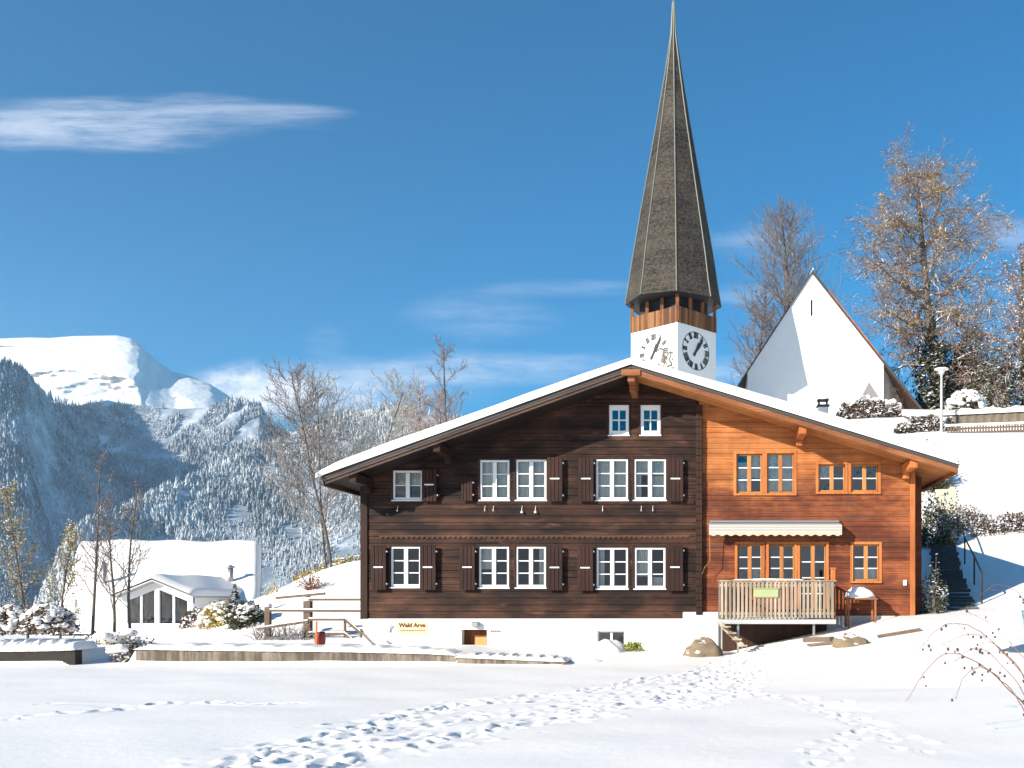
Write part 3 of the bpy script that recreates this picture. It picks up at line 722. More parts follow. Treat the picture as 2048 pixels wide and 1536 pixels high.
def shutter(x0, x1, y0, y1, bar=True):
    x0, x1, z0, z1 = XW(x0), XW(x1), ZW(y1), ZW(y0); o = MB(); n = 4; w = (x1-x0)/n
    for k in range(n): o.bbox(x0+k*w+.004, x0+(k+1)*w-.004, WY-.17, WY-.135, z0, z1, .006)
    for zz in (z0+.14, z1-.2): o.box(x0+.02, x1-.02, WY-.134, WY-.11, zz, zz+.07)
    s = o.build('shutter', M['shutter'], ch)
    h = MB()
    if bar: h.box((x0+x1)/2-.13, (x0+x1)/2+.13, WY-.185, WY-.171, (z0+z1)/2+.0, (z0+z1)/2+.035); h.build('shutter_bar', M['white'], s)
    h = MB(); xo = x0 if (x0+x1)/2 > 0 else x0
    for zz in (z0+.15, z1-.18): h.box(x1-.005, x1+.03, WY-.16, WY-.02, zz, zz+.04)
    h.build('hinge', M['metal'], s)
for a in [(746,776,1092,1180), (843,875,1092,1180), (922,953,1092,1180), (1095,1127,1092,1181), (1156,1188,1092,1182), (1334,1367,1090,1182)]: shutter(*a)
for a in [(1096,1127,916,1004), (1158,1189,916,1004), (1336,1367,916,1004), (847,877,940,1004)]: shutter(*a)
shutter(925, 948, 955, 1003, False)
# roof: covering, barge boards, soffit, purlins, snow
def roof_sheet(mb, t0, t1, ya, yb, xa, xb):
    """slab between zr-t0 and zr-t1 following the slope from xa to xb"""
    xs = [xa, xb]
    mb.prism([(xa, zr(xa)-t1), (xb, zr(xb)-t1), (xb, zr(xb)-t0), (xa, zr(xa)-t0)], ya, yb)
rf = MB(); roof_sheet(rf, 0, .10, YF, YB, XLE, RX-.0005); roof_sheet(rf, 0, .10, YF, YB, RX+.0005, XRE); roof = rf.build('roof', M['tile'], ch)
b_ = MB(); roof_sheet(b_, .102, .17, YF+.012, YF+.06, XLE+.10, RX-.001); roof_sheet(b_, .174, .245, YF+.045, YF+.10, XLE+.12, RX-.001); b_.build('barge_board', M['barge'], roof)
b_ = MB(); roof_sheet(b_, .102, .245, YF+.03, YF+.08, RX+.001, XRE-.06); b_.build('barge_board', M['fascia'], roof)
b_ = MB(); roof_sheet(b_, .12, .15, YF+.11, YB-.05, XLE+.04, RX-.003); b_.build('soffit', M['darksoffit'], roof)
b_ = MB(); roof_sheet(b_, .12, .15, YF+.085, YB-.05, RX+.003, XRE-.02); b_.build('soffit', M['soffit'], roof)
b_ = MB(); roof_sheet(b_, .15, .26, YF+.11, YB-.1, XLE+.02, XLE+.06); b_.build('eaves_board', M['barge'], roof)
b_ = MB(); roof_sheet(b_, .10, .25, YF+.03, YB-.1, XRE-.055, XRE-.01); b_.build('eaves_board', M['fascia'], roof)
def purlin(x, w, mt, yf=YF+.14, step=True, steps_=((.30, .16),)):
    p_ = MB(); z = min(zr(x-w/2), zr(x+w/2))-.155
    if abs(x-RX) < .01: z = zr(x-w/2)-.16
    p_.bbox(x-w/2, x+w/2, yf, WY+.1, z-.24, z, .015)
    p_.prism([(x-w/2+.01, z-.24), (x+w/2-.01, z-.24), (x+w/2-.01, z-.245), (x-w/2+.01, z-.245)], yf+.02, WY)
    if step:
        for k, (d, h) in enumerate(steps_):
            p_.bbox(x-w/2+.012, x+w/2-.012, WY-d, WY+.05, z-.24-h*(k+1)-.003*k, z-.244-h*k-.003*k, .02)
    p_.build('purlin', mt, roof)
purlin(RX, .20, M['fascia'], YF+.10, True, ((.9, .18),))
purlin(XW(900), .2, lw); purlin(XW(740), .2, lw)
purlin(2.42, .2, M['orangez']); purlin(5.36, .2, M['orangez'])
b_ = MB(); b_.bbox(RX-.26, RX+.26, YF-.012, YF+.06, RZ-.30, RZ-.13, .02); b_.build('ridge_board', M['fascia'], roof)
# snow on the roof: one quilt following both slopes
def roof_snow(xa, xb, ya, yb, zf, th, step=.09, stepy=.16, round_=.28, seed=3):
    xs = np.arange(xa, xb+1e-6, step); ys = np.concatenate([np.arange(ya, ya+1.2, .05), np.arange(ya+1.2, yb, stepy), [yb]])
    Xg, Yg = np.meshgrid(xs, ys); 
    d = np.minimum(np.minimum(Xg-xa, xb-Xg), np.minimum(Yg-ya, yb-Yg)); e = np.clip(d/round_, 0, 1); e = np.sqrt(1-(1-e)**2)
    base = zf(Xg); t = th(Xg)*(.45+.55*e)*np.where(d < 1e-5, .12, 1)+.02*smooth_noise(Xg, Yg, 3, seed)*e+.03*smooth_noise(Xg, Yg, 1, seed+1)*e
    wv = .03*smooth_noise(Xg*2, Yg*0, 2.2, seed+2)
    Yg2 = Yg-np.where(Yg < ya+.3, (wv+.03)*(1-(Yg-ya)/.3), 0)
    top = np.stack([Xg, Yg2, base+t], -1).reshape(-1, 3); i = np.arange(Xg.size).reshape(Xg.shape)
    Q = [np.stack([i[:-1,:-1], i[:-1,1:], i[1:,1:], i[1:,:-1]], -1).reshape(-1, 4)]
    ring = np.concatenate([i[0,:], i[1:,-1], i[-1,-2::-1], i[-2:0:-1,0]]); nb = len(top)
    rx, ry = Xg.ravel()[ring], Yg2.ravel()[ring]; bot = np.stack([rx, ry, zf(rx)-.015], -1)
    k = np.arange(len(ring)); k2 = (k+1) % len(ring)
    Q.append(np.stack([ring[k], nb+k, nb+k2, ring[k2]], -1)); return np.concatenate([top, bot]), np.concatenate(Q)
zrv = lambda x: np.where(x < RX, RZ-SL*(RX-x), RZ-SR*(x-RX))+.0
V, Q = roof_snow(XLE-.10, XRE+.03, YF-.03, YB+.1, lambda x: zrv(x)+.003, lambda x: np.interp(x, [-10.4,-9.8,-8.5,RX,3,6.5], [.16,.25,.28,.22,.33,.36]))
rsn = np_mesh('roof_snow', V, Q, M['roofsnow']); rsn.parent = roof; rsn.matrix_parent_inverse = world_matrix(roof).inverted()
g_ = MB(); g_.tube([(XLE-.03, YF+.02, zr(XLE)-.05), (XLE-.03, YB, zr(XLE)-.05)], [.07, .07], 8); gu = g_.build('gutter', M['metal'], roof, True)
g_ = MB(); g_.blob((XLE-.02, YF+.12, zr(XLE)+.03), .08, .3, .07, 2, .1); g_.build('snow_lump', M['roofsnow'], roof, True)
# downpipe seen under the left eaves
g_ = MB(); g_.tube([(XLE+.05, 33, zr(XLE)-.1), (XLE+.1, 33.1, 3.6), (XLE+.5, 33.3, 3.3), (XLE+.5, 33.3, .5)], [.04]*4, 6); g_.build('downpipe', M['metal'], ch)
# chimney
cz = zr(3.72)
c_ = MB(); c_.bbox(3.50, 3.84, 30.68, 31.02, cz-.4, 7.86, .03); chm = c_.build('chimney', M['metal'], roof)
c_ = MB(); c_.bbox(3.46, 3.88, 30.64, 31.06, 7.87, 7.92, .015); c_.build('chimney_flange', M['black'], chm)
for dx in (0, .26):
    for dy in (0, .26): c_ = MB(); c_.box(3.52+dx, 3.56+dx, 30.70+dy, 30.74+dy, 7.92, 8.06); c_.build('cap_leg', M['black'], chm)
c_ = MB(); c_.bbox(3.48, 3.86, 30.66, 31.04, 8.061, 8.10, .01); c_.build('chimney_cap', M['black'], chm)
c_ = MB(); c_.blob((3.67, 30.85, 8.11), .19, .19, .17, 3, .08, 16, 10, -.2); c_.build('chimney_snow', M['roofsnow'], chm, True)

# basement
def wall_holes(mb, x0, x1, z0, z1, y, holes, depth=.35):
    """plain wall face with rectangular holes and reveals"""
    xs = sorted(set([x0, x1]+[h for o in holes for h in o[:2]])); zs = sorted(set([z0, z1]+[h for o in holes for h in o[2:]]))
    for a, b in zip(xs, xs[1:]):
        for c, d in zip(zs, zs[1:]):
            mx, mz = (a+b)/2, (c+d)/2
            if any(o[0] < mx < o[1] and o[2] < mz < o[3] for o in holes): continue
            mb.add([(a,y,c),(b,y,c),(b,y,d),(a,y,d)], [(0,1,2,3)])
    for o0, o1, o2, o3 in holes:
        yb_ = y+depth
        mb.add([(o0,y,o2),(o0,yb_,o2),(o0,yb_,o3),(o0,y,o3)], [(0,1,2,3)]); mb.add([(o1,y,o2),(o1,y,o3),(o1,yb_,o3),(o1,yb_,o2)], [(0,1,2,3)])
        mb.add([(o0,y,o2),(o1,y,o2),(o1,yb_,o2),(o0,yb_,o2)], [(0,1,2,3)]); mb.add([(o0,y,o3),(o0,yb_,o3),(o1,yb_,o3),(o1,y,o3)], [(0,1,2,3)])
BY = WY-.06
door = (XW(924), XW(975), -.02, ZW(1259)); bwin = (XW(1195), XW(1250), ZW(1296), ZW(1262))
w_ = MB(); wall_holes(w_, XW(727), XW(1366), -.6, 1.014, BY, [door, bwin], .30); w_.add([(XW(727),BY,-.6),(XW(727),BY,1.014),(XW(727),38,1.014),(XW(727),38,-.6)], [(0,1,2,3)])
w_.add([(XW(727),BY,1.014),(XW(1366),BY,1.014),(XW(1366),WY+.02,1.014),(XW(727),WY+.02,1.014)], [(0,1,2,3)])
bs = w_.build('basement_wall', M['plaster'], ch)
w_ = MB(); w_.bbox(XW(1366)+.002, XW(1437), BY-.06, WY+.3, -.5, ZW(1224), .015); w_.build('basement_wall', M['plaster'], ch)
w_ = MB(); w_.box(XW(1437)+.002, XW(1845), WY-.03, WY+.4, -.5, 1.095); w_.build('foundation_wall', M['concrete'], ch)
d_ = MB(); d_.box(door[0]+.002, door[1]-.002, BY+.30, BY+.34, door[2], door[3]); dr = d_.build('basement_door', M['brown'], ch)
d_ = MB(); d_.bbox(XW(951), XW(974), BY+.02, BY+.28, .0, ZW(1274), .01); d_.build('door_leaf', M['gold'], dr)
d_ = MB(); x0, x1, z0, z1 = bwin
d_.box(x0, x1, BY+.12, BY+.16, z1-.04, z1); d_.box(x0, x0+.035, BY+.12, BY+.16, z0, z1-.041); d_.box(x1-.035, x1, BY+.12, BY+.16, z0, z1-.041); d_.box((x0+x1)/2-.03, (x0+x1)/2+.03, BY+.11, BY+.16, z0, z1-.041)
bwn = d_.build('basement_window', M['white'], ch)
d_ = MB(); d_.add([(x0,BY+.17,z0),(x1,BY+.17,z0),(x1,BY+.17,z1),(x0,BY+.17,z1)], [(0,1,2,3)]); d_.build('pane', M['glass2'], bwn)
def text(name, body, x, z, size, y, mt, parent, M4=None, align='CENTER', ext=.006, bold=.0):
    cu_ = bpy.data.curves.new(name, 'FONT'); cu_.body = body; cu_.size = size; cu_.align_x = align; cu_.align_y = 'CENTER'; cu_.extrude = ext; cu_.resolution_u = 3; cu_.offset = bold
    o = bpy.data.objects.new(name, cu_); me = bpy.data.meshes.new_from_object(o); bpy.data.objects.remove(o)
    mw = M4 if M4 is not None else Matrix.Translation((x, y, z)) @ Matrix.Rotation(R(90), 4, 'X')
    me.transform(mw); me.materials.append(mt); o = bpy.data.objects.new(name, me); col.objects.link(o); o.parent = parent; o.matrix_parent_inverse = world_matrix(parent).inverted(); return o
s_ = MB(); s_.box(XW(797), XW(856), BY-.014, BY-.002, ZW(1270), ZW(1243)); sg = s_.build('painted_sign', M['signboard'], bs)
text('sign_lettering', 'Wald Arve', XW(826), ZW(1250.5), .165, BY-.018, M['brown'], bs, bold=.004)
s_ = MB()
for k in range(9): s_.box(XW(803)+k*.078, XW(803)+k*.078+.055, BY-.02, BY-.0145, ZW(1262), ZW(1260.2))
s_.build('sign_lettering', M['brown'], bs)
s_ = MB()
for k in range(5): s_.box(XW(982)+k*.06, XW(982)+k*.06+.04, BY-.01, BY-.003, ZW(1264), ZW(1260.5))
s_.build('door_lettering', M['red'], bs)
s_ = MB(); s_.bbox(XW(946), XW(960), BY-.16, BY-.003, ZW(1253), ZW(1243), .02); s_.build('wall_lamp', M['metal'], bs)
s_ = MB(); s_.tube([(XW(781), BY-.02, ZW(1265)), (XW(783), BY-.04, ZW(1255)), (XW(787), BY-.04, ZW(1250))], [.018,.018,.018], 5); s_.build('wall_hook', M['metal'], bs)
s_ = MB(); s_.box(XW(1014), XW(1032), BY-.03, BY-.003, ZW(1297), ZW(1294.5)); s_.build('vent_slot', M['black'], bs)
s_ = MB(); s_.bbox(XW(1806), XW(1813), WY-.07, WY-.014, ZW(1171), ZW(1160), .01); s_.build('socket_box', M['white'], ch)
# small fittings on the dark wall (lamps and insulators on the beam line)
s_ = MB()
for px_ in (797, 971, 988, 1045, 1072, 1206, 1283, 1306):
    s_.tube([(XW(px_), WY-.03, ZW(1012)), (XW(px_), WY-.10, ZW(1018)), (XW(px_), WY-.10, ZW(1023))], [.008, .008, .014], 5)
    if px_ in (1045, 1072): s_.blob((XW(px_), WY-.10, ZW(1025)), .04, .035, .03, 1, .05, 8, 6)
s_.build('flower_box_bracket', M['curtain'], ch)
# awning over the balcony
ax0, ax1 = -.07, 3.56; ay = 25.52
n = 22
for k in range(n):
    pass
awo = None
def stripemat():
    m, nt, b, N = mat('grey and cream awning cloth'); p = pos(nt); x, y, z = N.sep(p)
    f = N.m('GREATER_THAN', N.m('FRACT', N.m('MULTIPLY', z, 14.0)), .5)
    N.link(N.mix(f, (.36, .335, .31), (.48, .46, .43)), b.inputs['Base Color']); b.inputs['Roughness'].default_value = .9; return m
aw = MB(); vs = []; fs = []; prof = [(WY-.06, 3.66), (WY-.25, 3.63), (ay+.05, 3.60), (ay, 3.55), (ay+.01, 3.47), (ay+.02, 3.40)]
for y, z in prof: vs += [(ax0, y, z), (ax1, y, z)]
fs = [(2*i, 2*i+1, 2*i+3, 2*i+2) for i in range(len(prof)-1)]; aw.add(vs, fs)
aw.add([(ax0, WY-.06, 3.60), (ax1, WY-.06, 3.60), (ax1, ay+.04, 3.53), (ax0, ay+.04, 3.53)], [(0,1,2,3)])
awo = aw.build('awning', stripemat(), ch)
v_ = MB(); ns = 15; w = (ax1-ax0)/ns; top = []
pts = []
for k in range(ns):
    for q in range(6):
        t = q/6; pts.append((ax0+(k+t)*w, 3.30+.022*math.cos(2*math.pi*t)))
pts.append((ax1, 3.31))
vs = []; 
for x, z in pts: vs += [(x, ay+.012+.006*math.sin(x*9), z), (x, ay+.014+.006*math.sin(x*9), 3.405)]
v_.add(vs, [(2*i, 2*i+2, 2*i+3, 2*i+1) for i in range(len(pts)-1)]); v_.build('valance', plain('cream awning edge', (.50,.41,.31), .9, var=.05), awo)
v_ = MB(); v_.bbox(ax0+.02, ax1-.02, WY-.16, WY-.03, 3.662, 3.74, .02); v_.build('awning_case', M['metal'], awo)
v_ = MB(); v_.tube([(ax0+.02, ay+.05, 3.4), (ax0+.03, ay+.1, 2.6), (ax0-.12, ay+.12, 2.42), (ax0-.18, ay+.12, 2.25)], [.012]*4, 5); v_.build('crank_rod', M['pine'], awo)
for xx in (ax0+.4, ax1-.4):
    v_ = MB(); v_.bar((xx, WY-.08, 3.64), (xx+.15, ay+.03, 3.50), .04); v_.build('awning_arm', M['metal'], awo)
# balcony
bx0, bx1, byf = .20, 3.24, 24.48; dz = 1.03
b_ = MB(); b_.bbox(bx0-.02, bx1+.02, byf-.02, WY-.03, dz-.12, dz, .01); bal = b_.build('balcony', M['concrete'], ch)
r_ = MB(); nsl = 28
for k in range(nsl):
    x = bx0+.02+(bx1-bx0-.04)*(k+.5)/nsl; r_.bbox(x-.034, x+.034, byf, byf+.022, dz+.04, dz+.99, .004)
for k in range(13):
    y = byf+.1+k*.11
    for x in (bx0, bx1-.022): r_.bbox(x, x+.022, y, y+.055, dz+.04, dz+.99, .004)
r_.bbox(bx0-.03, bx1+.03, byf-.03, byf+.07, dz+.991, dz+1.03, .008)
r_.box(bx0+.01, bx1-.01, byf+.023, byf+.055, dz+.12, dz+.19); r_.box(bx0+.01, bx1-.01, byf+.023, byf+.055, dz+.86, dz+.93)
r_.box(bx0-.01, bx0+.04, byf+.07, WY-.06, dz+.992, dz+1.03); r_.box(bx1-.04, bx1+.01, byf+.07, WY-.06, dz+.992, dz+1.03)
r_.build('railing', M['grey wood'], bal)
for x, y in ((bx0+.5, byf+.1), (bx1-.55, byf+.1)):
    r_ = MB(); r_.bbox(x-.03, x+.03, y, y+.06, -.1, dz-.121, .005); r_.build('support_post', M['metal'], bal)
r_ = MB(); r_.bbox(bx0+.1, bx1-.05, WY-.10, WY-.035, -.3, dz-.13, .01); r_.build('under_boarding', M['darkplain'], bal)  # shade below the deck is put into the dark board colour
r_ = MB(); r_.blob((bx0+1.3, byf+.02, dz+1.04), .9, .05, .028, 5, .2, 20, 6, -.2); r_.blob((1.6, 24.9, dz+.01), 1.2, .35, .06, 7, .2, 18, 6, -.1); r_.build('balcony_snow', M['roofsnow'], bal, True)
r_ = MB(); r_.bbox(bx1-.10, bx1+.02, byf+.1, byf+.2, dz, dz+1.32, .012); r_.bbox(bx1-.12, bx1+.04, byf+.08, byf+.22, dz+1.321, dz+1.36, .01); r_.build('balcony_post', M['orangez'], bal)
# steps beside the balcony
r_ = MB(); r_.bar((bx0-.02, byf+.05, dz-.05), (bx0+.62, byf-.35, .35), .05, .12); 
for k in range(4): r_.box(bx0+.05+.14*k, bx0+.30+.14*k, byf-.35-.04*k, byf-.05-.04*k, dz-.2-.16*k, dz-.165-.16*k)
r_.build('balcony_steps', M['grey wood'], bal)

# ------------------------------------------------------------------ things round the chalet
t = thing('planter', 'pale yellow green planter box hanging on the balcony railing', 'planter', (1.42, byf+.12, 1.6))
b_ = MB(); b_.bbox(1.10, 1.76, byf-.05, byf-.004, 1.60, 1.83, .02); b_.build('box', M['greenyellow'], t)
b_ = MB(); b_.bbox(1.08, 1.78, byf-.06, byf-.003, 1.831, 1.86, .008); b_.build('rim', M['greenyellow'], t)
tx, ty = 4.05, 25.45; tz = H(tx, ty); zt = ZW(1196)
t = thing('garden_table', 'low square garden table heaped with snow under the right-hand ground-floor window', 'table', (tx, ty, tz))
b_ = MB(); b_.bbox(tx-.42, tx+.42, ty-.3, ty+.3, zt-.04, zt, .006); b_.build('table_top', M['fascia'], t)
for sx in (-.36, .36):
    for sy in (-.25, .25):
        b_ = MB(); b_.box(tx+sx-.025, tx+sx+.025, ty+sy-.025, ty+sy+.025, tz-.1, zt-.041); b_.build('leg', M['fascia'], t)
b_ = MB(); b_.blob((tx-.03,ty,zt+.005), .42, .28, .30, 4, .10, 24, 12, 0); b_.build('snow_cover', M['roofsnow'], t, True)
def boulder(label, px0, px1, py0, py1, D, seed):
    D = ghit((px0+px1)/2, py1-3)[1]; a = P(px0, py1, D); b = P(px1, py0, D); c = ((a.x+b.x)/2, D, a.z)
    t = thing('boulder', label, 'boulder', c, 'boulders below the balcony')
    q = MB(); q.blob((c[0], D, a.z), (b.x-a.x)/2, (b.x-a.x)*.35, (b.z-a.z), seed, .22, 22, 14, -.3); q.build('rock', M['rock'], t, True)
    return t
boulder('larger brown boulder at the foot of the white basement corner, left of the balcony', 1371, 1448, 1278, 1314, 24.2, 3)
boulder('smaller flat brown boulder below the right end of the balcony', 1666, 1736, 1268, 1293, 24.0, 8)
def planks(label, a, b, w, h, mt=M['fencewood'], nm='plank', cat='plank', g=None):
    q = MB(); q.bar(a, b, w, h); o = q.build(nm, mt); tag(o, label, cat, g); return o
planks('weathered plank lying in the snow left of the smaller boulder', Vector(ghit(1610,1284,.06)), Vector(ghit(1664,1283,.06)), .16, .12)
planks('thin split plank in front of the weathered plank by the smaller boulder', Vector(ghit(1616,1294,.05)), Vector(ghit(1668,1289,.05)), .10, .06)
planks('long half-buried board in the snow right of the smaller boulder', Vector(ghit(1756,1276,.03)), Vector(ghit(1840,1262,.03)), .16, .10)
t = bush('low yellow green cushion shrub poking out of the snow by the basement window', 'shrub', (XW(1264)*.97, 25.2, H(XW(1264)*.97,25.2)+.02), .30, .25, .22, 500, 4, M['greenleaf'], leafsize=.04, name='shrub', stems=6)
q = MB(); c = P(1214, 1311, 25.0); q.blob((c.x, c.y, c.z), .52, .45, .42, 6, .10, 22, 12, -.2); o = q.build('snow_heap', M['snow'], None, True); tag(o, 'rounded heap of snow in front of the basement window', 'snow heap')
q = MB(); c = P(1168, 1328, 23); q.blob((c.x, c.y, c.z), .55, .4, .14, 9, .15, 22, 10, -.2); o = q.build('snow_heap', M['snow'], None, True); tag(o, 'low flat heap of snow at the right end of the long low wall', 'snow heap')

# low walls in front
def low_wall(px_pts, Yf, th, mt, label, zbot=-.3):
    q = MB(); n = len(px_pts)
    for (pa, ya), (pb, yb_) in zip(px_pts, px_pts[1:]):
        a = P(pa, ya, Yf); b = P(pb, yb_, Yf)
        q.add([(a.x,Yf,zbot),(b.x,Yf,zbot),(b.x,Yf,b.z),(a.x,Yf,a.z),(a.x,Yf+th,zbot),(b.x,Yf+th,zbot),(b.x,Yf+th,b.z),(a.x,Yf+th,a.z)],
              [(0,1,2,3),(3,2,6,7),(1,5,6,2),(4,7,6,5),(0,3,7,4)])
    o = q.build('low_wall', mt); tag(o, label, 'wall'); return o
lw1 = low_wall([(272,1299),(500,1302),(700,1304),(860,1308),(912,1311)], 22.2, .22, M['wallstreak'], 'long low streaked concrete wall with snow on top, in front of the chalet')
lw2 = low_wall([(914,1315),(1010,1319),(1128,1324)], 22.19, .2, M['wallstreak'], 'lower end piece of the garden wall, brown, below the basement door')
lw3 = low_wall([(-60,1305),(0,1303),(80,1302),(150,1300)], 22.2, .25, M['edgingshade'], 'shade-darkened timber edging wall at the far left under thick snow')
def cap(parent_, pts, Yf, w, th):
    q = MB()
    xs = np.linspace(0, 1, 90); A = P(*pts[0], Yf); B = P(*pts[-1], Yf); px_ = [p[0] for p in pts]; py_ = [p[1] for p in pts]
    prof = [(-.05, -.03), (-.07, .03), (-.03, .6), (.10, .95), (.3, 1.0), (1.0, .9)]
    vs = []; rn = random.Random(3)
    for i, t_ in enumerate(xs):
        pxx = px_[0]+(px_[-1]-px_[0])*t_; pyy = float(np.interp(pxx, px_, py_)); c = P(pxx, pyy, Yf); k = 1+.22*math.sin(i*.6)+.15*math.sin(i*1.7+1)
        e = min(1, t_*12, (1-t_)*12)**.5
        for (dy, dz_) in prof: vs.append((c.x, Yf+dy*w+(.012*math.sin(i*2.1) if dy < 0 else 0), c.z+max(dz_*th*k*e, -.03)))
    m_ = len(prof); q.add(vs, [(i*m_+j, (i+1)*m_+j, (i+1)*m_+j+1, i*m_+j+1) for i in range(len(xs)-1) for j in range(m_-1)])
    return q.build('snow_cap', M['snow'], parent_, True)
cap(lw1, [(268,1299),(500,1302),(700,1304),(860,1308),(914,1311)], 22.2, .8, .13)
cap(lw2, [(910,1315),(1010,1319),(1132,1324)], 22.19, .7, .10)
cap(lw3, [(-60,1305),(0,1303),(80,1302),(152,1300)], 22.2, .8, .22)

# wooden fence left of the chalet
FD = 28.0
ff = thing('rail_fence', 'rustic rail fence of grey brown timber with a handrail running down to the chalet corner', 'fence', P(616, 1290, FD))
def fpart(name, a, b, w, h=None, mt=None): q = MB(); q.bar(a, b, w, h); return q.build(name, mt or M['fencewood'], ff)
for (px_, y0, y1, w) in ((616,1202,1292,.20), (536,1214,1290,.15), (690,1236,1300,.06), (722,1262,1300,.06)):
    p_ = fpart('post', P(px_, y1, FD), P(px_, y0, FD), w)
    if w > .1:
        q = MB(); c = P(px_, y0, FD); q.blob((c.x, c.y, c.z+.01), w*.75, w*.75, w*.7, px_, .1, 10, 8, -.1); q.build('snow_cap', M['roofsnow'], p_, True)
for a, b in (((540,1221),(724,1222)), ((618,1199),(726,1199)), ((618,1239),(690,1239)), ((618,1267),(690,1267)), ((690,1239),(724,1268)), ((690,1268),(722,1296)), ((516,1258),(616,1243)), ((552,1196),(650,1187))):
    h_ = P(*a, FD-.1); g_ = P(*b, FD-.1); r = fpart('rail', h_, g_, .07, .07)
    q = MB(); q.bar(h_+Vector((0,0,.05)), g_+Vector((0,0,.05)), .06, .035); q.build('rail_snow', M['roofsnow'], r)
br_ = MB(); rn = random.Random(2)
for _ in range(90):
    a = P(rn.uniform(510, 618), rn.uniform(1270, 1285), FD-.4); b = a+Vector((rn.uniform(-.5,.5), rn.uniform(-.2,.2), rn.uniform(.1,.5))); br_.tube([a, (a+b)/2+Vector((0,0,.06)), b], [.012,.009,.005], 3)
o = br_.build('brushwood', M['twig']); tag(o, 'tangle of bare brushwood against the foot of the rail fence', 'brushwood')
q = MB(); q.bar(P(722,1262,25.4), P(757,1298,25.0), .06, .06); hr_ = q.build('handrail', M['fencewood']); tag(hr_, 'short sloping timber handrail against the white basement at the left corner of the chalet', 'handrail')
t = thing('barrel', 'small red barrel standing in the snow beside the thick fence post', 'barrel', P(640, 1290, 24.6))
c = P(640, 1289, 24.6); q = MB(); q.tube([c, c+Vector((0,0,.12)), c+Vector((0,0,.24)), c+Vector((0,0,.34))], [.12,.14,.14,.12], 16); q.build('barrel_body', M['red'], t, True)
q = MB(); q.blob((c.x,c.y,c.z+.34), .12, .12, .06, 3, .05, 12, 8, 0); q.build('snow_cap', M['roofsnow'], t, True)
c = P(633, 1292, 24.4); q = MB(); q.tube([c, c+Vector((0,0,.62))], [.025,.025], 8); q.tube([c+Vector((0,0,.62)), c+Vector((0,0,.64))], [.032,.032], 8)
o = q.build('marker_post', M['orangepaint']); tag(o, 'thin orange marker post in front of the red barrel', 'post')

#@@CHURCH
# ------------------------------------------------------------------ clock tower
N0, L0, R0 = Vector((-2.18, 60, 0)), Vector((-5.38, 62.6, 0)), Vector((.29, 62.6, 0)); B0 = L0+R0-N0
TC = (N0+B0)/2
tw = thing('clock_tower', 'white church tower with two clocks, open belfry and a tall dark shingled spire', 'tower', (TC.x, TC.y, 12.5))
def quadprism(mb, c4, z0, z1, grow_=0):
    cs = [TC+(p-TC)*(1+grow_) for p in c4]
    mb.add([(p.x,p.y,z0) for p in cs]+[(p.x,p.y,z1) for p in cs], [(3,2,1,0),(4,5,6,7)]+[(i,(i+1)%4,(i+1)%4+4,i+4) for i in range(4)])
Q4 = [N0, R0, B0, L0]; ZT, ZP = 19.23, 20.22
q = MB(); quadprism(q, Q4, 8, ZT); quadprism(q, Q4, ZT+.001, ZT+.02, -.02); q.build('tower_wall', M['plaster'], tw)
q = MB()
cs = [TC+(p-TC)*1.02 for p in Q4]; ci = [TC+(p-TC)*.97 for p in Q4]
zb = ZT-.06
for i in range(4):
    a, b2, c, d = cs[i], cs[(i+1)%4], ci[(i+1)%4], ci[i]
    q.add([(a.x,a.y,zb),(b2.x,b2.y,zb),(b2.x,b2.y,ZP),(a.x,a.y,ZP),(d.x,d.y,ZT+.03),(c.x,c.y,ZT+.03),(c.x,c.y,ZP),(d.x,d.y,ZP)], [(0,1,2,3),(7,6,5,4),(3,2,6,7),(0,4,5,1)])
m, nt, b, N = mat('brown parapet boards'); p = pos(nt); x, y, z = N.sep(p)
idn = N.m('FLOOR', N.m('DIVIDE', x, .13)); w = N.white(idn); g = N.noise(N.vmul(p, (9,9,1)), 1.2, 4)
N.link(N.mix(N.ramp(N.m('ADD', N.m('MULTIPLY', w, .6), N.m('MULTIPLY', g, .5)), .25, .85), (.08,.03,.012), (.27,.12,.04)), b.inputs['Base Color']); b.inputs['Roughness'].default_value = .8
frx = N.m('FRACT', N.m('DIVIDE', x, .13)); bump(N, N.ramp(frx, 0, .12), .6, .02, b); M['parapet'] = m
q.build('parapet', M['parapet'], tw)
# belfry posts
for i in range(4):
    for k in (0, .34, .67):
        p0 = TC+(Q4[i].lerp(Q4[(i+1)%4], k)-TC)*.97
        q = MB(); q.bbox(p0.x-.11, p0.x+.11, p0.y-.11, p0.y+.11, ZT+.03, 21.0, .01); q.build('belfry_post', M['fascia'], tw)
q = MB(); cs_ = [TC+(p-TC)*.80 for p in Q4]; q.add([(p.x,p.y,ZT+.03) for p in cs_]+[(p.x,p.y,21.7) for p in cs_], [(i,(i+1)%4,(i+1)%4+4,i+4) for i in range(4)]); q.build('belfry_shade_box', M['black'], tw)  # black box added inside the open belfry to stand in for its shade
